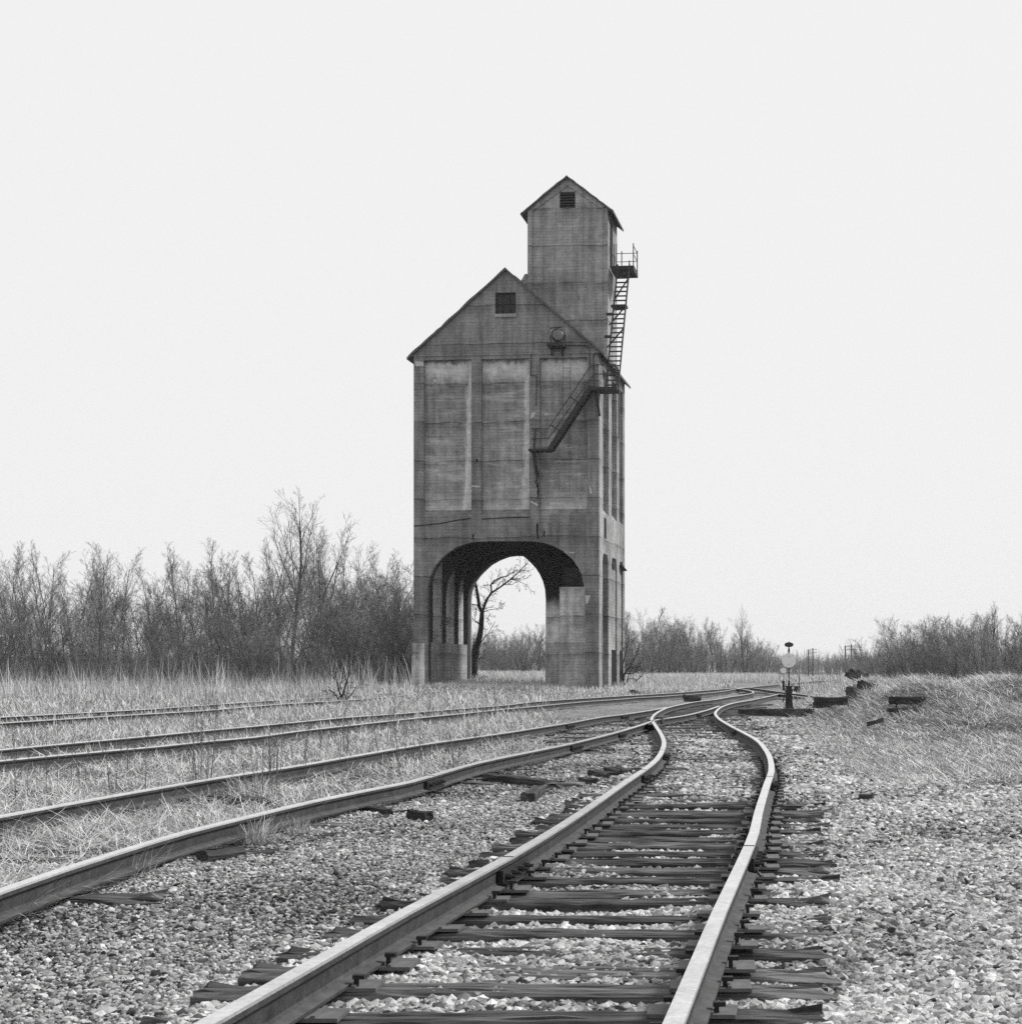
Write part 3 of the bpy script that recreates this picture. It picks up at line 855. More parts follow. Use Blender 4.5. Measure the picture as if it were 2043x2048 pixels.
# conduit and the thin wire ladder on the third panel
bm = bmesh.new()
q = [L3(*z5(*p), -.06) for p in ((390, 848), (575, 848), (596, 872), (600, 1005))]
for a, b in zip(q, q[1:]): bar(bm, a, b, .05)
build('conduit', bm, M_IRON, tower); bm = bmesh.new()
q = [L3(*z5(*p), -.06) for p in ((628, 1000), (628, 930), (645, 908), (668, 912), (672, 940))]
for a, b in zip(q, q[1:]): bar(bm, a, b, .05)
build('conduit', bm, M_IRON, tower); bm = bmesh.new()
q = [L3(*z5(*p), -.05) for p in ((127, 915), (125, 1090), (172, 1092), (170, 1330))]
for a, b in zip(q, q[1:]): bar(bm, a, b, .035)
build('conduit', bm, M_IRON, tower)
bm = bmesh.new()
for x in (387, 445): bar(bm, L3(*z5(x, 870 if x < 400 else 945), -.1), L3(*z5(x - 5, 1500 if x < 400 else 1420), -.1), .022)
for y in (1030, 1110, 1193, 1247, 1330, 1390): bar(bm, L3(*z5(387, y), -.1), L3(*z5(443, y), -.1), .02)
build('wire_ladder', bm, M_IRON, tower)
# floodlight on a bracket
fl = empty('floodlight'); fl.parent = tower
pc = L3(*z5(342, 768), -.75)
aim = Vector((.32, -.9, .12)).normalized()
bm = bmesh.new()
pts = [pc - aim * .52, pc - aim * .42, pc - aim * .2, pc, pc + aim * .1]
tube(bm, pts, [.14, .27, .37, .41, .42], 20)
build('housing', bm, M_IRON, fl, smooth=False)
bm = bmesh.new()
rg = []
tube(bm, [pc + aim * .101, pc + aim * .13, pc + aim * .16], [.37, .3, .05], 20)
build('lens', bm, M_LENS, fl, smooth=True)
bm = bmesh.new()
g = [L3(*z5(*p), -.75) for p in ((262, 853), (392, 835))]
box(bm, (g[0].x, -1.05, g[1].z - .16), (g[1].x, -.02, g[1].z))
for p in (294, 380):
    a = L3(*z5(p, 850), -.4); b = L3(*z5(p, 930), -.04); bar(bm, a, b, .1)
bar(bm, pc + Vector((-.47, 0, .05)), (pc.x - .42, pc.y, g[1].z), .07); bar(bm, pc + Vector((.47, 0, .05)), (pc.x + .42, pc.y, g[1].z), .07)
bar(bm, pc + Vector((-.48, -.05, .44)), pc + Vector((.3, -.1, .5)), .12, .04)
build('bracket', bm, M_IRON, fl)

# ------------------------------------------------------------------ tracks
MR = [M_WEB, M_HEADST, simple('dusty_rail_foot', 0.085, 10, 0.45)]
def tie_mesh(length, seed, w=.22, hgt=.17):
    rr = np.random.default_rng(seed)
    bm = bmesh.new()
    nx = 18
    prof = [(-w/2, -hgt), (w/2, -hgt), (w/2, -.012), (w/2 - .015, 0), (.06, 0), (.045, -.004), (0.01, -.001), (-.03, 0), (-.045, -.008), (-.06, 0), (-w/2 + .015, -.002), (-w/2, -.014)]
    rings = []
    for i in range(nx + 1):
        t = i / nx; x = (t - .5) * length
        end = .012 + .05 * (abs(t - .5) > .46)
        ring = []
        for a, b in prof:
            jit = rr.normal(0, end * .35, 2) if b > -.1 else (0, 0)
            ring.append(bm.verts.new((x + (rr.normal(0, .02) if i in (0, nx) else 0), a + jit[0], b + jit[1] * .8 - (.02 * rr.random() if abs(t - .5) > .44 else 0))))
        rings.append(ring)
    k = len(prof)
    for a, b in zip(rings, rings[1:]):
        for j in range(k): bm.faces.new((a[j], a[(j+1) % k], b[(j+1) % k], b[j]))
    bm.faces.new(rings[0]); bm.faces.new(rings[-1][::-1])
    bmesh.ops.recalc_face_normals(bm, faces=bm.faces[:])
    me = bpy.data.meshes.new('sleeper'); bm.to_mesh(me); bm.free(); me.materials.append(M_TIE)
    return me
TIES = {L_: [tie_mesh(L_, int(L_ * 100) + i) for i in range(5)] for L_ in (2.6, 3.4, 4.4)}
def plate_mesh():
    bm = bmesh.new()
    v = box(bm, (-.17, -.095, 0), (.17, .095, .016))
    box(bm, (-.085, -.095, .0162), (-.07, .095, .026)); box(bm, (.07, -.095, .0162), (.085, .095, .026))
    me = bpy.data.meshes.new('tie_plate'); bmesh.ops.recalc_face_normals(bm, faces=bm.faces[:]); bm.to_mesh(me); bm.free(); me.materials.append(M_PLATE)
    return me
def spike_mesh():
    bm = bmesh.new()
    box(bm, (-.009, -.009, -.05), (.009, .009, .04)); box(bm, (-.034, -.017, .041), (.014, .017, .058))
    me = bpy.data.meshes.new('spike'); bmesh.ops.recalc_face_normals(bm, faces=bm.faces[:]); bm.to_mesh(me); bm.free(); me.materials.append(M_BLACK)
    return me
ME_PLATE, ME_SPIKE = plate_mesh(), spike_mesh()
def child(name, me, parent, loc, rot=(0, 0, 0), scale=None):
    o = bpy.data.objects.new(name, me); COL.objects.link(o); o.parent = parent
    o.location = loc; o.rotation_euler = rot
    if scale: o.scale = scale
    return o
def add_rail(track, key):
    bm = bmesh.new(); rail_mesh(bm, PATHS[key])
    return build('rail', bm, MR, track, recalc=True)
def joint_bar(rail, key, px):
    """bolted joint near the pixel column px"""
    pts = PATHS[key]
    i = min(range(1, len(pts) - 1), key=lambda k: abs(proj(pts[k].x, pts[k].y, pts[k].z)[0] - px[0]) + abs(proj(pts[k].x, pts[k].y, pts[k].z)[1] - px[1]))
    p = pts[i]; d = (pts[i+1] - pts[i-1]); d.z = 0; d.normalize(); s = Vector((d.y, -d.x, 0))
    bm = bmesh.new()
    for sg in (-1, 1):
        c0 = p + s * (sg * .032) + Vector((0, 0, -.085))
        bar(bm, c0 - d * .33, c0 + d * .33, .034, .085)
        c1 = p + s * (sg * .055) + Vector((0, 0, -.125))
        bar(bm, c1 - d * .33, c1 + d * .33, .03, .018)
        for t in (-.25, -.09, .09, .25):
            b0 = c0 + d * t
            tube(bm, [b0 + s * (sg * .012), b0 + s * (sg * .05)], .022, 6)
            tube(bm, [b0 + s * (sg * .05), b0 + s * (sg * .075)], .011, 6)
    bar(bm, p + d * -.007 + Vector((0, 0, .0015)), p + d * .007 + Vector((0, 0, .0015)), .072, .004)
    build('joint_bar', bm, M_BLACK, rail)

tr1 = tag(empty('railway_track', P(1120, 1790)), 'curving foreground railway track with polished rails on dark timber sleepers', 'railway track')
org = tr1.location.copy()
def place_in(track, o):
    o.matrix_parent_inverse = Matrix.Translation(-track.location)
def rail_on(track, key):
    o = add_rail(track, key); o.matrix_parent_inverse = Matrix.Translation(-track.location); return o
ra, rb = rail_on(tr1, 'R1'), rail_on(tr1, 'R2')
for px in ((1035, 1705), (1290, 1536), (1327, 1500)): joint_bar(ra, 'R1', px)
for px in ((1500, 1690), (1543, 1552), (1470, 1457)): joint_bar(rb, 'R2', px)
y = 4.6; cnt = 0
while y < 62 and cnt < 99:
    xa, xb = float(X1(y)), float(X2(y))
    left = xa - .52; right = xb + .56
    if 36 < y < 52: left = min(left, float(X3(y)) - .45, xa - .6)
    if y > 30: right += .5 * random.random()
    ln = right - left
    key = 2.6 if ln < 3.0 else (3.4 if ln < 3.9 else 4.4)
    sink = 0.034 + random.uniform(-.022, .005)
    mx = (left + right) / 2 + random.uniform(-.07, .07)
    mid_ = bpy.data.objects.new('sleeper', random.choice(TIES[key])); COL.objects.link(mid_); mid_.parent = tr1
    g0 = 0.16 * min(1, max(0, (y - 40) / 60)) ** 1.5
    loc = Vector((mx, y, sink + g0))
    rz = random.gauss(0, .018); ry = random.gauss(0, .004)
    mid_.location = loc - tr1.location; mid_.rotation_euler = (random.gauss(0, .03), ry, rz)
    sx = ln / key
    mid_.scale = (sx, random.uniform(.85, 1.12), 1)
    if y < 30:
        for xr, key_ in ((xa, 'a'), (xb, 'b')):
            # tie plates sit under the rail whatever the sleeper's own height
            zp = 0.055 - .016 - (sink + g0) - .002
            k = random.uniform(-.03, .03)
            child('tie_plate', ME_PLATE, mid_, ((xr - mx + k) / sx, 0, zp), (0, 0, random.gauss(0, .04)), (1 / sx, 1.0, 1))
            if y < 22:
                for (dx, dy, rot) in ((-.085, .05, 0), (.085, -.05, math.pi)):
                    if random.random() < .85:
                        child('spike', ME_SPIKE, mid_, ((xr - mx + dx) / sx, dy, zp + .016 - .022 + random.uniform(0, .022)), (0, 0, rot))
    y += random.uniform(.40, .50) if y < 30 else random.uniform(.5, .75); cnt += 1

def simple_track(rails, label, y0, y1, xa, xb, step=.6, depth=-.02, limit=95, keep=None, at=(0, 0)):
    t = tag(empty('railway_track', P(*at)), label, 'railway track')
    objs = [rail_on(t, k) for k in rails]
    y = y0; c = 0
    while y < y1 and c < limit:
        a, b = float(xa(y)), float(xb(y))
        if a > b: a, b = b, a
        mx = (a + b) / 2
        px = X0 + F * mx / y
        if keep is None or keep(px, y):
            s = bpy.data.objects.new('sleeper', random.choice(TIES[2.6])); COL.objects.link(s); s.parent = t
            g0 = 0.16 * min(1, max(0, (y - 40) / 60)) ** 1.5
            s.location = Vector((mx + random.uniform(-.08, .08), y, depth + g0 + random.uniform(-.02, .03))) - t.location
            s.rotation_euler = (0, 0, random.gauss(-.04, .03)); s.scale = (max(1, (b - a + 1.05) / 2.6), 1, 1)
            if y < 45 and px > 1040:
                for xr in (a, b): child('tie_plate', ME_PLATE, s, ((xr - mx) / s.scale[0], 0, .055 - .016 - depth + .0), (0, 0, 0), (1 / s.scale[0], 1, 1))
            c += 1
        y += step * random.uniform(.9, 1.12)
    return t, objs
tr2, o2 = simple_track(['R3', 'R4'], 'second railway track curving off left out of the turnout into dry grass', 8, 40, X3, X4, .58, .0, 70, at=(560, 1600))
for px in ((868, 1547), (1153, 1484), (1246, 1461), (1394, 1425)): joint_bar(o2[0], 'R3', px)
for px in ((1138, 1446), (1247, 1429)): joint_bar(o2[1], 'R4', px)
bm = bmesh.new()     # frog casting and guard rail where the rails cross
q = P(1301, 1443, RH, True)
for a, b in (((1285, 1448.5), (1322, 1437)), ((1304, 1450), (1304.5, 1434))):
    bar(bm, P(*a, RH - .012, True), P(*b, RH - .012, True), .2, .02)
bar(bm, P(1290, 1449, .1, True), P(1316, 1440, .1, True), .24, .12)
bar(bm, P(1317, 1441, .17, True), P(1333, 1437.5, .17, True), .16, .16)
o = build('frog', bm, [M_WEB], tr2); place_in(tr2, o)
tr3, o3 = simple_track(['R5', 'R6'], 'third railway track running through dry grass past the tower foot', 30, 95, X5, X6, .65, -.03, 60, keep=lambda px, y: px > 980, at=(820, 1435))
tr4, o4 = simple_track(['R7', 'R8'], 'overgrown railway track leading into the tower arch', 60, 70, X7, X8, .7, -.06, 6, at=(560, 1406))
tr5 = tag(empty('railway_track', P(1560, 1372)), 'far railway track running to the horizon beyond the switch stands', 'railway track')
rail_on(tr5, 'R9'); rail_on(tr5, 'R9b')
tr6 = tag(empty('railway_track', P(1620, 1392)), 'short railway branch curving right behind the tall switch stand to the timber pile', 'railway track')
rail_on(tr6, 'R10'); rail_on(tr6, 'R11')
for t in (0.2, .35, .5, .65, .8):
    a = PATHS['R10'][int(t * (len(PATHS['R10']) - 1))]
    s = child('sleeper', TIES[2.6][0], tr6, Vector((a.x - .3, a.y - .9, a.z - .19)) - tr6.location, (0, 0, .5))

# ------------------------------------------------------------------ switch stands
def disc(bm, c, r, th, nrm, sx=1.0, n=28):
    nrm = Vector(nrm).normalized(); u = Vector((nrm.y, -nrm.x, 0)).normalized(); v = u.cross(nrm)
    ra_ = [bm.verts.new(c + nrm * th / 2 + u * (r * sx * math.cos(2*math.pi*k/n)) + v * (r * math.sin(2*math.pi*k/n))) for k in range(n)]
    rb_ = [bm.verts.new(c - nrm * th / 2 + u * (r * sx * math.cos(2*math.pi*k/n)) + v * (r * math.sin(2*math.pi*k/n))) for k in range(n)]
    bm.faces.new(ra_); bm.faces.new(rb_[::-1])
    for k in range(n): bm.faces.new((ra_[k], rb_[k], rb_[(k+1) % n], ra_[(k+1) % n]))
def switch_stand(base, label, s=1.0, top=True):
    st = tag(empty('switch_stand', base), label, 'switch stand', 'switch stands beside the tracks')
    bm = bmesh.new()
    # tapered ribbed pedestal
    for (z0, z1_, w0, w1) in ((0, .06, .34, .34), (.06, .62, .27, .19), (.62, .68, .26, .26), (.682, .8, .2, .2), (.802, .84, .25, .25)):
        v = [bm.verts.new((a * w / 2, b * w * .45, z)) for z, w in ((z0 * s, w0 * s), (z1_ * s, w1 * s)) for a, b in ((-1,-1),(1,-1),(1,1),(-1,1))]
        for f in ((0,3,2,1),(4,5,6,7),(0,1,5,4),(1,2,6,5),(2,3,7,6),(3,0,4,7)): bm.faces.new([v[i] for i in f])
    for x in (-.09, .09): bar(bm, (x * s, -.13 * s, .06 * s), (x * .75 * s, -.1 * s, .6 * s), .03 * s)
    for x in (-.15, .15): tube(bm, [(x * s, -.08 * s, .06 * s), (x * s, -.08 * s, .12 * s)], .025 * s, 6)
    build('pedestal', bm, M_IRON, st)
    bm = bmesh.new()
    ht = 2.28 if top else 1.9
    tube(bm, [(0, 0, .84 * s), (0, 0, 1.0 * s), (0, 0, 1.02 * s), (0, 0, ht * s)], [.035 * s, .035 * s, .019 * s, .019 * s], 8)
    if top: tube(bm, [(0, 0, 1.98 * s), (0, 0, 2.1 * s)], .032 * s, 8); tube(bm, [(0, 0, ht * s), (0, 0, 2.34 * s)], [.03 * s, .01 * s], 8)
    build('mast', bm, M_IRON, st)
    bm = bmesh.new(); disc(bm, Vector((0, -.03 * s, 1.70 * s)), .243 * s, .006, (0, -1, 0)); o = build('target_disc', bm, M_WHITE, st)
    o['label'] = 'round white target disc'
    bm = bmesh.new()
    for z in (1.57, 1.83): tube(bm, [(0, -.034 * s, z * s), (0, -.045 * s, z * s)], .012 * s, 6)
    build('bolt', bm, M_IRON, o)
    if top:
        bm = bmesh.new(); disc(bm, Vector((0, -.025 * s, 2.23 * s)), .085 * s, .02, (0, -.95, .3), 1.8); build('oval_target', bm, simple('faded_dark_paint', .045), st)
        bm = bmesh.new()
        tube(bm, [(-.05 * s, -.1 * s, .62 * s), (-.14 * s, -.14 * s, .56 * s), (-.19 * s, -.16 * s, .4 * s), (-.215 * s, -.16 * s, .28 * s)], .02 * s, 8)
        build('lever', bm, M_IRON, st)
    return st
b0 = P(1577, 1421.5)
switch_stand(b0, 'tall black switch stand with white disc and dark oval target on long timber', 1.0, True)
sp_ = P(1566, 1381.5)
switch_stand(sp_, 'smaller looking farther switch stand with one white disc behind the tall one', .74, False)
d0 = P(1594, 1384.5)
dw = tag(empty('switch_lever', d0), 'low black ground switch lever box with upright rod, right behind tall switch stand', 'switch lever')
bm = bmesh.new(); box(bm, (-.45, -.12, 0), (.2, .12, .2)); box(bm, (-.2, -.1, .202), (.15, .1, .36)); build('lever_box', bm, M_IRON, dw)
bm = bmesh.new(); tube(bm, [(.12, 0, .34), (.12, 0, 1.0)], .022, 6); build('lever_rod', bm, M_IRON, dw)

# ------------------------------------------------------------------ haze
bm = bmesh.new(); box(bm, (-2600, -70, -1.5), (2600, 1260, 44))
hm = bpy.data.materials.new('thin_haze'); hm.use_nodes = True
hm.node_tree.nodes.remove(hm.node_tree.nodes['Principled BSDF'])
vol = hm.node_tree.nodes.new('ShaderNodeVolumePrincipled')
vol.inputs['Color'].default_value = (1, 1, 1, 1); vol.inputs['Density'].default_value = 0.0002; vol.inputs['Anisotropy'].default_value = 0.0
hm.node_tree.links.new(vol.outputs[0], hm.node_tree.nodes['Material Output'].inputs['Volume'])
tag(build('haze', bm, hm), 'thin pale haze over the yard', 'haze', kind='stuff')

# ------------------------------------------------------------------ loose timbers
def timber_obj(a, b, w, h, label, name='timber', cat='timber', group=None, m=None, seed=0, lift=0.0, tilt=0.0, round_=False):
    """a beam lying with its ends at points a and b"""
    a, b = Vector(a), Vector(b)
    ln = (b - a).length
    rr = random.Random(seed)
    bm = bmesh.new(); nx = max(3, int(ln / .15)); rings = []
    for i in range(nx + 1):
        x = (i / nx - .5) * ln
        e = .22 if i in (0, nx) else .10
        rings.append([bm.verts.new((x + rr.uniform(-e, e) * w * .6 * (i in (0, nx)), y_ + rr.gauss(0, e * w * .35), z_ + rr.gauss(0, e * h * .35))) for y_, z_ in
                      ([(w/2 * math.cos(k * math.pi / 6), h/2 * math.sin(k * math.pi / 6)) for k in range(12)] if round_ else ((-w/2, -h/2), (0, -h/2), (w/2, -h/2), (w/2, 0), (w/2, h/2 * .93), (w*.36, h/2), (w * .05, h/2), (0, h/2 * .9), (-w * .06, h/2), (-w*.4, h/2), (-w/2, h/2 * .9), (-w/2, 0)))])
    for p, q in zip(rings, rings[1:]):
        for j in range(12): bm.faces.new((p[j], p[(j+1) % 12], q[(j+1) % 12], q[j]))
    bm.faces.new(rings[0]); bm.faces.new(rings[-1][::-1])
    o = build(name, bm, m or M_WOOD)
    d = (b - a).normalized()
    o.rotation_euler = (tilt, -math.asin(max(-1, min(1, d.z))), math.atan2(d.y, d.x))
    o.location = (a + b) / 2 + Vector((0, 0, lift))
    return tag(o, label, cat, group)
def G(px, py, dz=0.0): return P(px, py, dz)
timber_obj(G(1056, 1597, .04), G(1080, 1579, .04), .14, .1, 'short squared sleeper block lying on gravel between the two near tracks', 'timber_block', 'timber block', seed=1)
timber_obj(G(1100, 1573, .03), G(1155, 1570, .03), .26, .07, 'flat plank end of grey wood beside the squared block', 'plank', 'plank', seed=2, m=M_TIE)
timber_obj(G(975, 1555, .05), G(1120, 1572, .02), .14, .1, 'long dark rotting beam lying slantwise across the gravel', 'timber', 'timber', seed=3)
timber_obj(G(820, 1630, .04), G(858, 1635, .04), .09, .09, 'stubby black timber chunk alone on gravel right of the second track', 'timber_block', 'timber block', seed=4)
timber_obj(G(722, 1617, .02), G(776, 1625, .03), .09, .06, 'broken black sleeper end beside the second track rail', 'timber_block', 'timber block', seed=5)
timber_obj(G(404, 1716, .04), G(480, 1704, .04), .085, .085, 'charred round log beside the grass tuft in the near left gravel', 'log', 'log', seed=6, round_=True)
timber_obj(G(1719, 1596, .03), G(1744, 1596, .03), .1, .07, 'small dark wood chip on pale gravel right of the near track', 'wood_chip', 'wood chip', seed=7)
timber_obj(G(1367, 1398, .12), G(1401, 1398, .12), .4, .3, 'dark squared timber baulk lying beside the third track rail', 'timber', 'timber', seed=8)
timber_obj(G(1482, 1424.5, .06), G(1622, 1424.5, .06), .3, .2, 'long dark headblock timber under the tall switch stand', 'timber', 'timber', seed=9)
timber_obj(G(1186, 1546, .04), G(1222, 1552, .04), .15, .08, 'dark splintered sleeper scrap left of the near track bend', 'timber_block', 'timber block', seed=10)
timber_obj(G(1168, 1562, .03), G(1186, 1566, .03), .14, .09, 'small dark block nearest the left rail of the near track', 'timber_block', 'timber block', seed=11)
timber_obj(G(1222, 1540, .04), G(1250, 1546, .04), .2, .08, 'broken sleeper piece touching the near track left rail', 'timber_block', 'timber block', seed=12)
timber_obj(G(1263, 1384, .15), G(1275, 1388, .02), .25, .22, 'upended short stump by the bare shrub right of the tower', 'stump', 'stump', seed=13)
timber_obj(G(420, 1596, .03), G(530, 1604, .03), .2, .07, 'dark plank half buried in grass between the second track rails', 'plank', 'plank', seed=14)
# timbers on and before the grassy bank
def bankpt(px, py, depth):
    return Vector(((px - X0) / F * depth, depth, CZ + (YH - py) / F * depth))
def bt(zx0, zy0, zx1, zy1, depth, w, h, label, dd=0.0, seed=0, lay=True):
    q = P(*B(zx1, zy1 + 28)) if lay else None
    depth = q.y if lay else depth
    a, b = bankpt(*B(zx0, zy0), depth), bankpt(*B(zx1, zy1), depth + dd)
    return timber_obj(a, b, w, h, label, 'sleeper_timber', 'timber', 'old sleepers dumped on the grassy bank', seed=seed)
bt(1405, 578, 1560, 625, 40.5, .22, .26, 'upper loose sleeper jutting up tilted from the bank top', .4, 21, False)
bt(1290, 640, 1430, 690, 39.5, .24, .3, 'second tilted sleeper just below the topmost one on the bank', .4, 22, False)
bt(930, 742, 1270, 742, 43.5, .22, .2, 'long level sleeper on top of the pile at the bank foot', .1, 23)
bt(925, 782, 1160, 778, 43.3, .24, .16, 'lower sleeper of the pile at the bank foot', .2, 24)
bt(880, 815, 1000, 770, 43.0, .2, .2, 'short sleeper leaning on the left end of the pile', .3, 25)
bt(1700, 737, 2080, 733, 33.0, .2, .17, 'raised upper sleeper at the far right of the bank', .0, 26, False)
bt(1695, 845, 2080, 835, 32.8, .22, .14, 'lower sleeper at the far right of the bank', .0, 27, False)
br = random.Random(9)
for i in range(14):
    q = P(1627 + br.uniform(0, 120), 1398 + br.uniform(0, 14))
    if q.x < float(X2(q.y)) + 1.2: continue
    an = br.uniform(-.5, .5); l_ = br.uniform(.2, .6)
    v = Vector((math.cos(an) * l_, math.sin(an) * l_, br.uniform(-.05, .2)))
    timber_obj(q + Vector((0, 0, .05)), q + v + Vector((0, 0, .07)), br.uniform(.08, .18), br.uniform(.05, .12), 'broken dark timber scrap littering the foot of the grassy bank', 'timber_scrap', 'timber scrap', 'timber scraps on the bank', seed=60 + i)
bm = bmesh.new()
a = bankpt(*B(1778, 760), 33.0); b = bankpt(*B(1786, 830), 33.0)
bar(bm, a, b, .035)
a2 = bankpt(*B(2040, 760), 33.0); b2 = bankpt(*B(2042, 830), 33.0)
bar(bm, a2, b2, .035)
tag(build('iron_rod', bm, M_IRON), 'thin iron rods propping the upper sleeper on the bank', 'iron rod')
# far timber heap between the tracks and the far trees
for i, (a, b, dz) in enumerate((((1250, 455), (1370, 520), .2), ((1300, 425), (1380, 490), .3), ((1320, 480), (1480, 470), .1), ((1380, 440), (1460, 490), .0))):
    timber_obj(bankpt(*B(*a), 110 + i), bankpt(*B(*b), 110 + i * 1.5), .3, .35, ('crossed grey timber sticking out of the far heap by the right hand trees'), 'heap_timber', 'timber', 'timbers in the far heap', seed=30 + i)

# ------------------------------------------------------------------ utility poles
for i, (px, ytop, dep, lab) in enumerate(((1616, 1299, 330, 'leaner pole left of the far pair, without crossarm end'), (1624.7, 1296, 322, 'utility pole right of the left far pair'),
                                     (1689.5, 1291, 300, 'left pole of the far right hand pair before the trees'), (1701, 1289, 295, 'right pole of the far right hand pair before the trees'))):
    base = D(px, dep); h = CZ + (YH - ytop) / F * dep - base.z
    up = tag(empty('utility_pole', base), lab, 'utility pole', 'far utility poles')
    bm = bmesh.new(); tube(bm, [(0, 0, -.2), (0.02 * i, 0, h)], [.16, .11], 8); build('pole', bm, M_POLE, up)
    bm = bmesh.new()
    for z in (h - .35, h - 1.0): box(bm, (-.9 if i % 2 else -.3, -.2, z), (1.0, -.12, z + .1))
    build('crossarm', bm, M_POLE, up)

# ------------------------------------------------------------------ trees without leaves
def tubes_np(segs, sides=3):
    s = np.array(segs, float)          # x0 y0 z0 x1 y1 z1 r0 r1
    p0, p1, r0, r1 = s[:, 0:3], s[:, 3:6], s[:, 6], s[:, 7]
    d = p1 - p0; d /= np.maximum(np.linalg.norm(d, axis=1, keepdims=True), 1e-6)
    ref = np.where(np.abs(d[:, 2:3]) < .9, np.array([[0, 0, 1.0]]), np.array([[1.0, 0, 0]]))
    u = np.cross(d, ref); u /= np.linalg.norm(u, axis=1, keepdims=True); v = np.cross(u, d)
    V = []
    for p, r in ((p0, r0), (p1, r1)):
        for k in range(sides):
            a = 2 * math.pi * k / sides
            V.append(p + (u * math.cos(a) + v * math.sin(a)) * r[:, None])
    V = np.stack(V, 1)
    base = np.arange(len(s))[:, None] * (2 * sides)
    Fc = np.stack([np.concatenate([base + k, base + (k + 1) % sides, base + sides + (k + 1) % sides, base + sides + k], 1) for k in range(sides)], 1)
    return V.reshape(-1, 3), Fc.reshape(-1, 4)

def grow(rr, out, p, d, length, r, level, maxlevel, cfg):
    k = cfg['segs'][level]
    q = p.copy(); dd = d.copy()
    pts = [q.copy()]
    for i in range(k):
        dd = dd + rr.normal(0, cfg['wander'][level], 3); dd[2] += cfg['up'][level]
        dd /= np.linalg.norm(dd)
        q = q + dd * (length / k); pts.append(q.copy())
    rad = [max(cfg['rmin'], r * (1 - .75 * i / k)) for i in range(k + 1)]
    for i in range(k): out[level].append((*pts[i], *pts[i+1], rad[i], rad[i+1]))
    if level >= maxlevel: return
    nch = cfg['kids'][level]
    nch = int(nch * rr.uniform(.8, 1.2)) + 1
    for c in range(nch):
        t = cfg['from'][level] + (1 - cfg['from'][level]) * (c + rr.random()) / nch
        i = min(k - 1, int(t * k)); f = t * k - i
        pp = pts[i] + (pts[i+1] - pts[i]) * f
        ax = pts[i+1] - pts[i]; ax /= np.linalg.norm(ax)
        side = rr.normal(0, 1, 3); side -= ax * side.dot(ax); side /= np.linalg.norm(side)
        ang = cfg['ang'][level] * rr.uniform(.65, 1.35)
        nd = ax * math.cos(ang) + side * math.sin(ang)
        ll = length * cfg['ratio'][level] * rr.uniform(.6, 1.25) * (1.15 - .6 * t)
        grow(rr, out, pp, nd, ll, rad[i] * (.5 if level else .42), level + 1, maxlevel, cfg)

SHRUB = dict(segs=[5, 4, 3, 2], wander=[.13, .16, .2, .2], up=[.03, .05, .05, .04], kids=[8, 7, 6], ratio=[.5, .5, .5], ang=[.55, .55, .65], rmin=.0052)
SHRUB['from'] = [.12, .12, .1]
SLIM = dict(segs=[9, 5, 3, 2], wander=[.05, .1, .16, .2], up=[.03, .09, .07, .05], kids=[20, 8, 5], ratio=[.32, .42, .45], ang=[.5, .55, .6], rmin=.0055)
SLIM['from'] = [.3, .2, .15]
TALL = dict(segs=[8, 6, 4, 2], wander=[.05, .08, .14, .2], up=[.03, .08, .06, .05], kids=[9, 10, 7], ratio=[.55, .4, .4], ang=[.42, .5, .6], rmin=.006)
TALL['from'] = [.38, .25, .2]
def proto(kind, seed):
    rr = np.random.default_rng(seed); out = [[], [], [], []]
    if kind == 'shrub':
        n = rr.integers(6, 9)
        for i in range(n):
            a = rr.random() * 6.28; sp = rr.uniform(.15, .62)
            d = np.array([math.cos(a) * sp, math.sin(a) * sp, 1.0]); d /= np.linalg.norm(d)
            grow(rr, out, np.array([rr.normal(0, .15), rr.normal(0, .15), -.1]), d, rr.uniform(3.6, 5.6), rr.uniform(.03, .055), 0, 3, SHRUB)
    elif kind == 'slim':
        for i in range(rr.integers(1, 3)):
            d = np.array([rr.normal(0, .07), rr.normal(0, .07), 1.0]); d /= np.linalg.norm(d)
            grow(rr, out, np.array([rr.normal(0, .3), rr.normal(0, .3), -.1]), d, rr.uniform(7.5, 9), rr.uniform(.055, .085), 0, 3, SLIM)
    else:
        for i in range(2):
            d = np.array([(-.05, .14)[i] + rr.normal(0, .03), rr.normal(0, .05), 1.0]); d /= np.linalg.norm(d)
            grow(rr, out, np.array([(-.1, .25)[i], 0, -.1]), d, (11.8, 9.5)[i], (.15, .11)[i], 0, 3, TALL)
    a, f = tubes_np(out[0] + (out[1] if kind != 'shrub' else []), 5)
    top = a[:, 2].max(); trunk = np_mesh('trunk', a, f, smooth=True)
    a, f = tubes_np((out[1] if kind == 'shrub' else []) + out[2] + out[3], 3)
    crown = np_mesh('crown', a, f, np.repeat(rr.random(len(a) // 6) ** 1.4, 6), smooth=True); top = max(top, a[:, 2].max())
    return trunk, crown, top
SHR = [proto('shrub', 40 + i) for i in range(7)]
SLM = [proto('slim', 60 + i) for i in range(6)]
TLL = [proto('tall', 80 + i) for i in range(3)]
for t, c_, h_ in SHR + SLM + TLL: t.materials.append(M_TRUNK)
for i, (t, c_, h_) in enumerate(SHR): c_.materials.append(M_TWIG)
for i, (t, c_, h_) in enumerate(SLM + TLL): c_.materials.append(M_TWIG if i % 2 else M_TWIG2)
def tree(pr, loc, h, name, label, group, rz=None, wide=1.0):
    o = empty(name, loc, random.uniform(0, 6.28) if rz is None else rz); tag(o, label, 'shrub' if 'shrub' in name else 'tree', group)
    sc = h / pr[2]; o.scale = (sc * wide, sc * wide, sc)
    child('trunk', pr[0], o, (0, 0, 0)); child('crown', pr[1], o, (0, 0, 0))
    return o
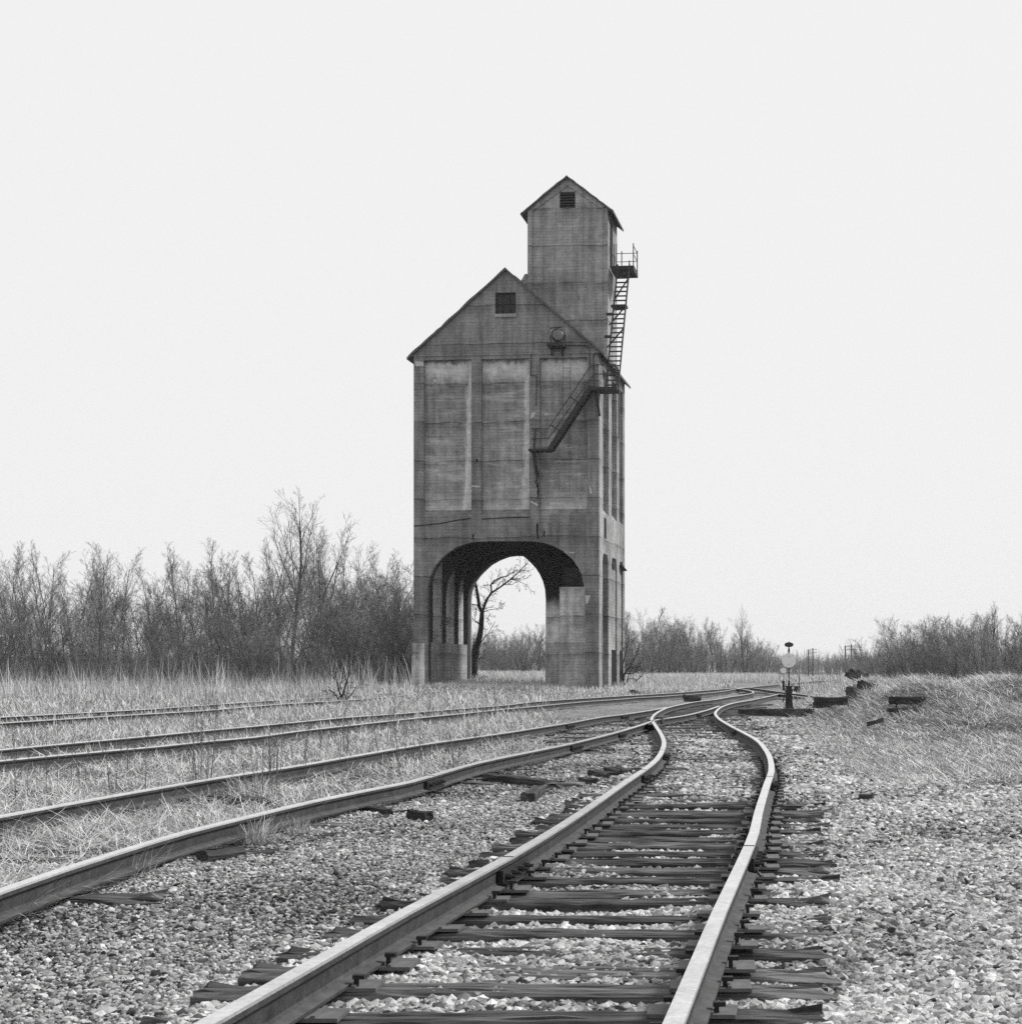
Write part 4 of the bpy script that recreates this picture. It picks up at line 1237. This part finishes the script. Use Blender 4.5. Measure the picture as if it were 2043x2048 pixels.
G1 = 'bare trees and shrubs of the left treeline'
G2 = 'bare trees behind the grass field right of the tower'
G3 = 'bare trees along the right edge'
def top_left(px):
    return np.interp(px, [-80, 0, 120, 226, 300, 400, 470, 540, 620, 700, 770, 840], [1085, 1075, 1070, 1088, 1095, 1080, 1045, 1030, 1050, 1050, 1070, 1095])
# front row of shrubs, dense
px = -90
while px < 850:
    dep = random.uniform(96, 104)
    h = random.uniform(4.2, 6.2)
    tree(random.choice(SHR), D(px, dep), h, 'bare_shrub', 'bushy leafless shrub at the front of the left treeline', G1, wide=random.uniform(.95, 1.3)); px += random.uniform(46, 74)
for row, (d0_, d1_, f, stp) in enumerate(((104, 112, .78, 44), (113, 122, .9, 44), (124, 138, .97, 46))):
    px = -110
    while px < 860:
        dep = random.uniform(d0_, d1_)
        h = ((YH - top_left(px)) / F * dep + 1.3) * f * random.uniform(.82, 1.08)
        if random.random() < (.6, .28, .12)[row]:
            tree(random.choice(SHR), D(px, dep), h * .92, 'bare_shrub', 'tall leafless thicket shrub deeper in the left treeline', G1, wide=random.uniform(.8, 1.1))
        else:
            tree(random.choice(SLM), D(px, dep), h, 'bare_tree', 'slim leafless tree standing in the left treeline', G1)
        px += random.uniform(.7, 1.3) * stp
t = tree(TLL[0], D(590, 112), ((YH - 982) / F * 112 + 1.2), 'bare_tree', 'tallest leafless tree with forked trunk above the left treeline', G1, rz=0.0, wide=1.25)
tree(TLL[1], D(505, 110), 8.9, 'bare_tree', 'pale wide leafless tree left of the tallest tree', G1, rz=2.0)
tree(TLL[2], D(196, 96), 8.6, 'bare_tree', 'large leafless tree at the left end of the treeline', G1, rz=1.0)
tree(SHR[2], D(345, 88), 5.6, 'bare_shrub', 'dark spreading leafless shrub standing forward in the left grass', G1, rz=.5, wide=1.1)
tree(SHR[4], D(505, 90), 5.0, 'bare_shrub', 'leafless shrub with low crossing stems below the pale tree', G1, rz=1.5, wide=1.1)
tree(SHR[0], D(795, 97), 5.4, 'bare_shrub', 'leafless shrub pressed against the tower left edge', G1, rz=.2)
# behind the tower and to the right
prof_px = [830, 1000, 1180, 1260, 1330, 1420, 1500, 1560, 1600, 1640]
prof_top = [1235, 1262, 1235, 1216, 1222, 1236, 1262, 1296, 1306, 1312]
prof_dep = [205, 205, 200, 190, 190, 205, 235, 300, 360, 420]
for row in range(4):
    px = 820 + row * 7
    while px < 1640:
        dep = float(np.interp(px, prof_px, prof_dep)) * (1 + .05 * row) + random.uniform(-4, 4)
        h = (YH - float(np.interp(px, prof_px, prof_top))) / F * dep + 1.1
        h *= random.uniform(.72, 1.08)
        if row == 0: h *= .75
        if random.random() < .55: tree(random.choice(SHR), D(px, dep), h, 'bare_shrub', 'hazy leafless thicket shrub behind the far grass field', G2, wide=.8)
        else: tree(random.choice(SLM), D(px, dep), h, 'bare_tree', 'hazy slim leafless tree behind the far grass field', G2)
        px += random.uniform(22, 36) * (190 / dep) ** .4
tree(TLL[1], D(1490, 205), ((YH - 1206) / F * 205 + 1.1), 'bare_tree', 'lone taller leafless tree rising over the far treeline', G2, rz=.4)
tree(SHR[3], D(1045, 150), 6.0, 'bare_shrub', 'rounded leafless bush seen through the tower arch', None, rz=.1)
tree(SHR[5], D(1000, 165), 4.8, 'bare_shrub', 'paler leafless bush left of the rounded one seen through the arch', None, rz=.7)
r_px = [1640, 1680, 1720, 1760, 1813, 1900, 2060]
r_top = [1306, 1294, 1278, 1258, 1226, 1212, 1205]
r_dep = [400, 280, 190, 130, 92, 80, 72]
for row in range(4):
    px = 1645 + row * 9
    while px < 2090:
        dep = float(np.interp(px, r_px, r_dep)) * (1 + .09 * row) * random.uniform(.95, 1.05)
        h = ((YH - float(np.interp(px, r_px, r_top))) / F * dep + 1.2) * random.uniform(.65, 1.0) * (1 if row else .8)
        if random.random() < .7: tree(random.choice(SHR), D(px, dep), h, 'bare_shrub', 'leafless shrub along the right edge of the tracks', G3, wide=.85)
        else: tree(random.choice(SLM), D(px, dep), h * 1.08, 'bare_tree', 'slim leafless tree along the right edge of the tracks', G3)
        px += random.uniform(20, 34) * (140 / dep) ** .5
tree(SLM[2], D(1800, 70), ((YH - 1222) / F * 70 + 1.0), 'bare_tree', 'nearest slim leafless tree above the grassy bank', G3, rz=.3, wide=1.1)

# the tree behind the arch, traced limb by limb
def traced(limbs, depth, rr, twig=1.0):
    out0, out = [], [[], [], [], []]
    for (pts, r0, r1, spread) in limbs:
        q = [np.array([(a - X0) / F * depth, depth + rr.normal(0, .12), CZ + (YH - b) / F * depth]) for a, b in pts]
        k = len(q) - 1
        for i in range(k):
            ra_ = r0 + (r1 - r0) * i / k; rb_ = r0 + (r1 - r0) * (i + 1) / k
            out0.append((*q[i], *q[i+1], ra_, rb_))
            if spread:
                ax = q[i+1] - q[i]; ln = np.linalg.norm(ax); ax /= ln
                for _ in range(int(spread * ln) + 1):
                    t = rr.random(); s = rr.normal(0, 1, 3); s -= ax * s.dot(ax); s /= np.linalg.norm(s)
                    d = ax * .6 + s * .8
                    grow(rr, out, q[i] + ax * ln * t, d / np.linalg.norm(d), rr.uniform(.5, 1.3) * twig, min(.03, rb_ * .5), 1, 3,
                         dict(segs=[3, 4, 3, 2], wander=[.2, .22, .25, .25], up=[0, .04, .03, .02], kids=[3, 4, 3], ratio=[.5, .5, .5], ang=[.6, .6, .7], rmin=.008, **{'from': [.2, .2, .2]}))
    return out0, out[1] + out[2] + out[3]
def zz(*pts): return [z7(*p) for p in pts]
TRK = .8
limbs = [(zz((585,1330),(562,1250),(560,1150),(580,1040),(605,940),(622,850),(628,780),(632,720)), .34, .2, .6),
         (zz((632,720),(605,680),(595,600),(588,530),(572,460),(560,390),(540,330)), .18, .08, 1.2),
         (zz((632,720),(655,660),(680,600),(712,550),(770,510),(840,465),(890,425),(950,370),(1030,285)), .13, .03, 1.6),
         (zz((712,550),(710,480),(745,440),(800,415),(850,400),(900,370),(945,345)), .08, .025, 1.6),
         (zz((600,660),(560,655),(520,645),(470,640)), .06, .03, 1.2), (zz((615,830),(570,800),(530,760)), .05, .02, 1.2),
         (zz((545,1240),(535,1150),(545,1060),(560,980)), .12, .05, .8), (zz((610,1000),(650,940),(690,900),(745,800)), .05, .02, 1.4),
         (zz((590,1310),(620,1300),(645,1275)), .12, .05, 0), (zz((635,720),(690,700),(760,690),(830,660)), .04, .015, 1.4), (zz((890,425),(960,455),(1040,490)), .03, .012, 1.2)]
rr = np.random.default_rng(5)
dep = 104.5
limbs = [(a, b * TRK, c * TRK, d * 1.9) for a, b, c, d in limbs]
s0_, s1_ = traced(limbs, dep, rr)
bx = D((z7(575, 1330))[0], dep)
at_ = tag(empty('bare_tree', bx), 'dark crooked leafless tree seen through the tower arch', 'tree')
for nm, sg, sd_, m in (('trunk', s0_, 7, M_DTRUNK), ('crown', s1_, 3, M_DTRUNK)):
    a, f = tubes_np(sg, sd_); o = link(nm, np_mesh(nm, a - np.array(bx), f, smooth=(nm == 'trunk')), m, at_)
# shrub leaning at the tower's right rear corner
limbs = [([z2(*p) for p in ((1575,1800),(1548,1740),(1560,1690),(1600,1640),(1640,1560),(1665,1480))], .07, .02, 1.6),
         ([z2(*p) for p in ((1548,1740),(1545,1640),(1570,1540),(1590,1440))], .06, .02, 1.6),
         ([z2(*p) for p in ((1580,1800),(1620,1750),(1660,1720),(1690,1690))], .05, .015, 1.3),
         ([z2(*p) for p in ((1560,1690),(1620,1690),(1680,1600))], .04, .015, 1.4), ([z2(*p) for p in ((1570,1790),(1585,1700),(1620,1650),(1680,1640))], .05, .015, 1.4)]
dep = 99.0
s0_, s1_ = traced(limbs, dep, rr, 1.2)
bx = D(z2(1575, 1800)[0], dep)
at_ = tag(empty('bare_shrub', bx), 'dark leafless shrub leaning at the right rear corner of the tower', 'shrub')
for nm, sg, sd_, m in (('trunk', s0_, 5, M_DTRUNK), ('crown', s1_, 3, M_TRUNK)):
    a, f = tubes_np(sg, sd_); link(nm, np_mesh(nm, a - np.array(bx), f), m, at_)

dep = P(683, 1408).y
limbs = [([(683,1408),(688,1385),(697,1350),(699,1330)], .05, .012, 2.2), ([(683,1408),(677,1380),(672,1352)], .045, .012, 2.0), ([(684,1407),(700,1390),(714,1372)], .035, .01, 1.6),
         ([(685,1395),(690,1365),(688,1338)], .035, .01, 2.0), ([(682,1405),(668,1388),(655,1380)], .03, .01, 1.5)]
s0_, s1_ = traced(limbs, dep, rr, .55)
bx = P(683, 1408)
at_ = tag(empty('bare_shrub', bx), 'small dark leafless shrub alone in grass left of the tower', 'shrub')
for nm, sg, sd_, m in (('trunk', s0_, 5, M_DTRUNK), ('crown', s1_, 3, M_TRUNK)):
    a, f = tubes_np(sg, sd_); link(nm, np_mesh(nm, a - np.array(bx), f), m, at_)

# far wood closing the horizon, one mass
def stick_mass(n, fn, seed):
    rr = np.random.default_rng(seed)
    segs = []
    for i in range(n):
        p, h, r = fn(rr)
        d = np.array([rr.normal(0, .16), rr.normal(0, .1), 1.0]); d /= np.linalg.norm(d)
        q = p + d * h * .55; d2 = d + rr.normal(0, .22, 3); d2 /= np.linalg.norm(d2); e = q + d2 * h * .45
        segs.append((*p, *q, r, r * .7)); segs.append((*q, *e, r * .7, r * .25))
        for _ in range(3):
            t = rr.random(); b = p + (q - p) * (.4 + .6 * t); d3 = d + rr.normal(0, .45, 3); d3 /= np.linalg.norm(d3)
            segs.append((*b, *(b + d3 * h * rr.uniform(.2, .45)), r * .5, r * .2))
    return segs
def farfn(rr):
    px = rr.uniform(-300, 2400); dep = rr.uniform(470, 620)
    p = D(px, dep); return np.array(p), rr.uniform(4, 9.5), rr.uniform(.05, .12)
a, f = tubes_np(stick_mass(9000, farfn, 3), 3)
tag(link('far_wood', np_mesh('far_wood', a, f, np.full(len(a), .6)), M_TWIG2), 'faint leafless wood along the horizon', 'woods', kind='stuff')
def brushfn(rr):
    px = rr.uniform(-120, 850); dep = rr.uniform(95, 130)
    p = D(px, dep); return np.array(p), rr.uniform(.8, 2.9), rr.uniform(.006, .014)
a, f = tubes_np(stick_mass(9000, brushfn, 4), 3)
tag(link('undergrowth', np_mesh('undergrowth', a, f, np.repeat(np.random.default_rng(1).random(len(a) // 6), 6)), M_TWIG), 'tangled bare brush at the foot of the left treeline', 'undergrowth', kind='stuff')

# ------------------------------------------------------------------ ballast stones
t_ = (1 + 5 ** .5) / 2
ICO = np.array([(-1,t_,0),(1,t_,0),(-1,-t_,0),(1,-t_,0),(0,-1,t_),(0,1,t_),(0,-1,-t_),(0,1,-t_),(t_,0,-1),(t_,0,1),(-t_,0,-1),(-t_,0,1)], float) / math.hypot(1, t_)
ICF = np.array([(0,11,5),(0,5,1),(0,1,7),(0,7,10),(0,10,11),(1,5,9),(5,11,4),(11,10,2),(10,7,6),(7,1,8),(3,9,4),(3,4,2),(3,2,6),(3,6,8),(3,8,9),(4,9,5),(2,4,11),(6,2,10),(8,6,7),(9,8,1)])
def stones(pos, size, rr, bias=0.0):
    n = len(pos)
    tem = np.stack([ICO * (1 + rr.normal(0, .22, (12, 1))) for _ in range(40)])
    V = tem[rr.integers(0, 40, n)]
    sc = size[:, None] * np.stack([rr.uniform(.75, 1.35, n), rr.uniform(.7, 1.1, n), rr.uniform(.5, .85, n)], 1)
    a = rr.random(n) * 6.283; ca, sa = np.cos(a), np.sin(a)
    V = V * sc[:, None, :]
    # tilt then spin
    tl = rr.normal(0, .5, n); ct, st_ = np.cos(tl), np.sin(tl)
    x, y, z = V[..., 0], V[..., 1], V[..., 2]
    y, z = y * ct[:, None] - z * st_[:, None], y * st_[:, None] + z * ct[:, None]
    x, y = x * ca[:, None] - y * sa[:, None], x * sa[:, None] + y * ca[:, None]
    V = np.stack([x, y, z], -1) + pos[:, None, :]
    Fc = ICF[None] + (np.arange(n) * 12)[:, None, None]
    tone = np.clip(rr.normal(.5, .25, n) + bias, 0, 1)
    return V.reshape(-1, 3), Fc.reshape(-1, 3), np.repeat(tone, 12)
rr = np.random.default_rng(11)
NS = 400000
y = 5.0 * (42 / 5.0) ** (rr.random(NS) ** 1.15)
px = rr.uniform(-150, 2620, NS)
x = (px - X0) / F * y
g = grass_density(x, y)
keep = rr.random(NS) > np.clip(g * 1.15, 0, .93)
x, y = x[keep], y[keep]
near = (x > X1(y) - .65) & (x < X2(y) + 1.0)
coarse = (x > X1(y) - .5)
sz = np.where(coarse, rr.uniform(.009, .034, len(x)), rr.uniform(.005, .0155, len(x)) * np.where(rr.random(len(x)) < .06, 1.9, 1)) * np.clip(y / 11, 1, 2.1) ** .5
keep = ~coarse | (rr.random(len(x)) < .75)
between = (x > X1(y) + .12) & (x < X2(y) - .12)
z = bed(x, y) + rr.uniform(-.006, .012, len(x))
x, y, z, sz = x[keep], y[keep], z[keep], sz[keep]
bias = np.where(x < X1(y) - .7, -.12, 0) + .34 * (patch(x, y, 2.1, 3.0) - .5) + .25 * (patch(x, y, .7, 1.0) - .5)
a, f, tn = stones(np.stack([x, y, z], 1), sz, rr, bias)
tag(link('ballast_gravel', np_mesh('ballast_gravel', a, f, tn), M_STONE), 'loose angular ballast stones between and beside the tracks', 'gravel', kind='stuff')

# ------------------------------------------------------------------ grass
def blades(pos, h, w, ang, lean, curl, rr, tone):
    n = len(pos)
    dirx, diry = np.cos(ang), np.sin(ang)
    fa = ang + rr.uniform(.6, 2.5, n); sx, sy = np.cos(fa), np.sin(fa)
    lv = []
    p = pos.copy(); a = lean.copy()
    lv.append((p.copy(), w))
    for k, (frac, wk) in enumerate(((.4, .85), (.33, .6), (.27, .12))):
        st_ = np.stack([dirx * np.sin(a), diry * np.sin(a), np.cos(a)], 1) * (h * frac)[:, None]
        p = p + st_; a = a + curl
        p[:, 2] = np.maximum(p[:, 2], pos[:, 2] + .004)
        lv.append((p.copy(), w * wk))
    V = np.stack([q + s * np.stack([sx * ww / 2, sy * ww / 2, np.zeros(n)], 1) for q, ww in lv for s in (-1, 1)], 1)
    b = np.arange(n)[:, None] * 8
    Fc = np.stack([np.concatenate([b + 2*k, b + 2*k + 1, b + 2*k + 3, b + 2*k + 2], 1) for k in range(3)], 1)
    return V.reshape(-1, 3), Fc.reshape(-1, 4), np.repeat(tone, 8)
rr = np.random.default_rng(21)
def scatter(n, ya, yb, pxa, pxb, power=1.0):
    y = ya * (yb / ya) ** (rr.random(n) ** power); px = rr.uniform(pxa, pxb, n)
    return (px - X0) / F * y, y
parts = []
# tufts: centres by density, blades round each centre
x, y = scatter(42000, 7.5, 215, -160, 2560, .85)
g = grass_density(x, y)
k = rr.random(len(x)) < np.clip(g, 0, 1)
x, y, g = x[k], y[k], g[k]
nb = 13
cx, cy, cg = np.repeat(x, nb), np.repeat(y, nb), np.repeat(g, nb)
spread = np.clip(.05 + cy * .0045, .06, .6)
bx_, by_ = cx + rr.normal(0, 1, len(cx)) * spread, cy + rr.normal(0, 1, len(cx)) * spread * 1.4
gg = grass_density(bx_, by_)
k = gg > .12
bx_, by_ = bx_[k], by_[k]
tuft = np.repeat(np.clip(rr.normal(.5, .2, len(x)), 0, 1), nb)[k]
th = np.repeat(rr.uniform(.6, 1.35, len(x)), nb)[k]
nn = len(bx_)
pxx = X0 + F * bx_ / by_
hh = np.interp(by_, [8, 14, 20, 30, 45, 80, 110, 215], [.10, .12, .15, .2, .26, .34, .5, .8]) * th * rr.uniform(.5, 1.25, nn)
rightside = bx_ > X2(by_) + .7
hh = np.where(rightside & (by_ < 75), .2 * th * rr.uniform(.4, 1.5, nn), hh)
hh = np.where((by_ > 70) & (by_ < 100) & (pxx > 860) & (pxx < 1440), hh * .45, hh)
ww = np.clip(.0045 * np.sqrt(by_ / 9) * (1 + by_ / 50), .004, .05) * rr.uniform(.7, 1.4, nn)
cl = patch(bx_, by_, 2.6, .7) * .6 + patch(bx_, by_, .8, 4) * .4
hh = hh * np.clip(.35 + 1.3 * cl, .3, 1.6)
lean = np.abs(rr.normal(.4, .42, nn)) + np.where(rr.random(nn) < np.clip(.75 - .5 * cl, .2, .7), rr.uniform(.5, 1.1, nn), 0)
onbank = rightside & (by_ < 48)
lean = np.where(onbank, rr.uniform(.75, 1.6, nn), lean)
ang = np.where(onbank, math.pi * 1.1 + 1.5 * (patch(bx_, by_, 3.1, 1.7) - .5) * 2 + rr.normal(0, .95, nn), rr.random(nn) * 6.283)
hh = np.where(onbank, np.where(gz(bx_, by_) > .15, rr.uniform(.18, .5, nn), rr.uniform(.1, .35, nn)), hh)
curl = rr.uniform(0, .5, nn)
parts.append(blades(np.stack([bx_, by_, gz(bx_, by_) - .01], 1), hh, ww, ang, lean, curl, rr, np.clip(tuft + rr.normal(0, .18, nn), 0, 1)))
# flattened thatch between the near rails and on the left
x, y = scatter(60000, 7.5, 60, -120, 1150, 1.0)
g = grass_density(x, y); k = rr.random(len(x)) < g * .9; x, y = x[k], y[k]; nn = len(x)
parts.append(blades(np.stack([x, y, gz(x, y) + rr.uniform(.0, .05, nn)], 1), rr.uniform(.12, .5, nn), np.clip(.004 * np.sqrt(y / 9) * (1 + y / 60), .003, .03), rr.random(nn) * 6.283, rr.uniform(1.15, 1.6, nn), rr.uniform(-.2, .3, nn), rr, np.clip(rr.normal(.55, .25, nn), 0, 1)))
# matted long grass on the bank
x, y = scatter(120000, 17, 75, 1540, 2600, 1.0)
k = (grass_density(x, y) > .3) & (rr.random(len(x)) < .35 + .65 * (gz(x, y) > .2)); x, y = x[k], y[k]; nn = len(x)
parts.append(blades(np.stack([x, y, gz(x, y) + rr.uniform(.0, .1, nn) * (gz(x, y) > .1)], 1), rr.uniform(.14, .5, nn), rr.uniform(.005, .012, nn), math.pi * 1.15 + 3.6 * (patch(x, y, 4.1, 1.7) - .5) + rr.normal(0, .8, nn), rr.uniform(.9, 1.75, nn), rr.uniform(0, .5, nn), rr, np.clip(rr.normal(.6, .22, nn), 0, 1)))
# the tall pale grass field beyond the tracks
x, y = scatter(90000, 88, 230, 850, 1700, 1.0)
k = (x < X6(y) - 1.0) | (y > 150); k &= grass_density(x, y) > .5
x, y = x[k], y[k]; nn = len(x)
parts.append(blades(np.stack([x, y, gz(x, y) - .02], 1), rr.uniform(.45, 1.15, nn) * np.clip((y - 80) / 30, .35, 1), rr.uniform(.02, .05, nn), rr.random(nn) * 6.283, np.abs(rr.normal(.1, .18, nn)), rr.uniform(0, .3, nn), rr, np.clip(rr.normal(.72, .18, nn), 0, 1)))
# tall dry stems before the left treeline
x, y = scatter(9000, 60, 108, -120, 860, 1.0)
k = (x < X6(y) - .5) & (X0 + F * x / y < 750); x, y = x[k], y[k]; nn = len(x)
parts.append(blades(np.stack([x, y, gz(x, y) - .02], 1), rr.uniform(.35, 1.1, nn) * np.clip(rr.normal(1, .35, nn), .4, 2.0), rr.uniform(.010, .022, nn), rr.random(nn) * 6.283, np.abs(rr.normal(.15, .3, nn)), rr.uniform(-.05, .35, nn), rr, np.clip(rr.normal(.5, .25, nn), 0, 1)))
# clumps of tall pale reeds before the treeline
x, y = scatter(70, 62, 104, -120, 840, 1.0)
x, y = np.repeat(x, 9) + rr.normal(0, .25, 630), np.repeat(y, 9) + rr.normal(0, .3, 630)
k = (x < X6(y) - .8); x, y = x[k], y[k]; nn = len(x)
parts.append(blades(np.stack([x, y, gz(x, y) - .02], 1), rr.uniform(.8, 2.3, nn), rr.uniform(.012, .026, nn), rr.random(nn) * 6.283, np.abs(rr.normal(.12, .18, nn)), rr.uniform(-.03, .2, nn), rr, np.clip(rr.normal(.7, .2, nn), 0, 1)))
VV, FF, TT = [], [], []
off = 0
for a, f, t in parts:
    VV.append(a); FF.append(f + off); TT.append(t); off += len(a)
tag(link('dry_grass', np_mesh('dry_grass', np.concatenate(VV), np.concatenate(FF), np.concatenate(TT)), M_GRASS), 'pale dry winter grass over the field, the bank and the tracks', 'grass', kind='stuff')

# grass tufts that stand alone on the gravel, one object each
def tuft_obj(px, py, n, h, spread, label, seed, stalk=False, w=.004):
    r_ = np.random.default_rng(seed); c0 = P(px, py)
    pos = np.stack([r_.normal(0, spread, n), r_.normal(0, spread, n), np.full(n, -.01)], 1)
    ang = np.arctan2(pos[:, 1], pos[:, 0]) + r_.normal(0, .7, n)
    ln = np.abs(r_.normal(.08 if stalk else .45, .07 if stalk else .3, n))
    a, f, t = blades(pos, r_.uniform(.5, 1.15, n) * h, np.full(n, w) * r_.uniform(.7, 1.4, n), ang, ln, r_.uniform(0, .08 if stalk else .5, n), r_, np.clip(r_.normal(.5, .25, n), 0, 1))
    nm = 'weed_stalks' if stalk else 'grass_tuft'
    if stalk:       # side twigs
        segs = []
        for i in range(n):
            hgt = h * r_.uniform(.5, 1.1); d = np.array([math.cos(ang[i]) * ln[i], math.sin(ang[i]) * ln[i], 1.0])
            p0 = pos[i]; p1 = p0 + d * hgt; segs.append((*p0, *p1, .004, .0015))
            for _ in range(8):
                q = p0 + (p1 - p0) * r_.uniform(.3, 1); e = q + np.array([r_.normal(0, .04), r_.normal(0, .04), r_.uniform(.05, .16)]); segs.append((*q, *e, .0022, .001))
        a, f = tubes_np(segs, 3); t = np.clip(r_.normal(.5, .3, len(a)), 0, 1)
    o = link(nm, np_mesh(nm, a, f, t), M_WEED if stalk else M_GRASS)
    o.location = c0
    return tag(o, label, 'weed' if stalk else 'grass tuft')
tuft_obj(510, 1690, 260, .26, .07, 'bushy dry grass tuft on gravel beside the charred log', 101)
tuft_obj(595, 1668, 190, .17, .06, 'smaller dry grass tuft right of the bushy one beside the rail', 102)
tuft_obj(1772, 1545, 160, .13, .12, 'dark low grass tuft on the right edge of pale gravel', 103)
tuft_obj(690, 1540, 200, .2, .14, 'dense grass tussock against the second track far rail', 104)
tuft_obj(500, 1590, 150, .3, .09, 'upright dry grass tussock between the second track rails', 105)
tuft_obj(255, 1755, 120, .28, .1, 'sprawling dry grass tussock in the near left corner', 106)
tuft_obj(402, 1592, 14, .98, .05, 'tall thin dead weed stalks in front of the second track far rail', 107, True)
tuft_obj(522, 1590, 10, .75, .06, 'shorter dead weed stalks right of the tallest ones', 108, True)
tuft_obj(690, 1516, 7, .7, .05, 'sparse dead weed stalks beside the second track far rail', 109, True)
tuft_obj(408, 1450, 12, 1.5, .2, 'very tall dead weed stalks beyond the third track', 110, True)
tuft_obj(1000, 1440, 9, .8, .2, 'dead weed stalks between second and third tracks before the tower', 111, True)

wr = random.Random(77)
for i in range(34):
    px = wr.uniform(20, 1010); py = wr.uniform(1412, 1620)
    q = P(px, py)
    if float(grass_density(q.x, q.y)) < .4: continue
    o = tuft_obj(px, py, wr.randint(2, 5), wr.uniform(.4, .85) * (1 + q.y / 90), .05, 'dead weed stalks scattered in the left grass among the tracks', 200 + i, True)
    o['group'] = 'dead weeds in the left grass'
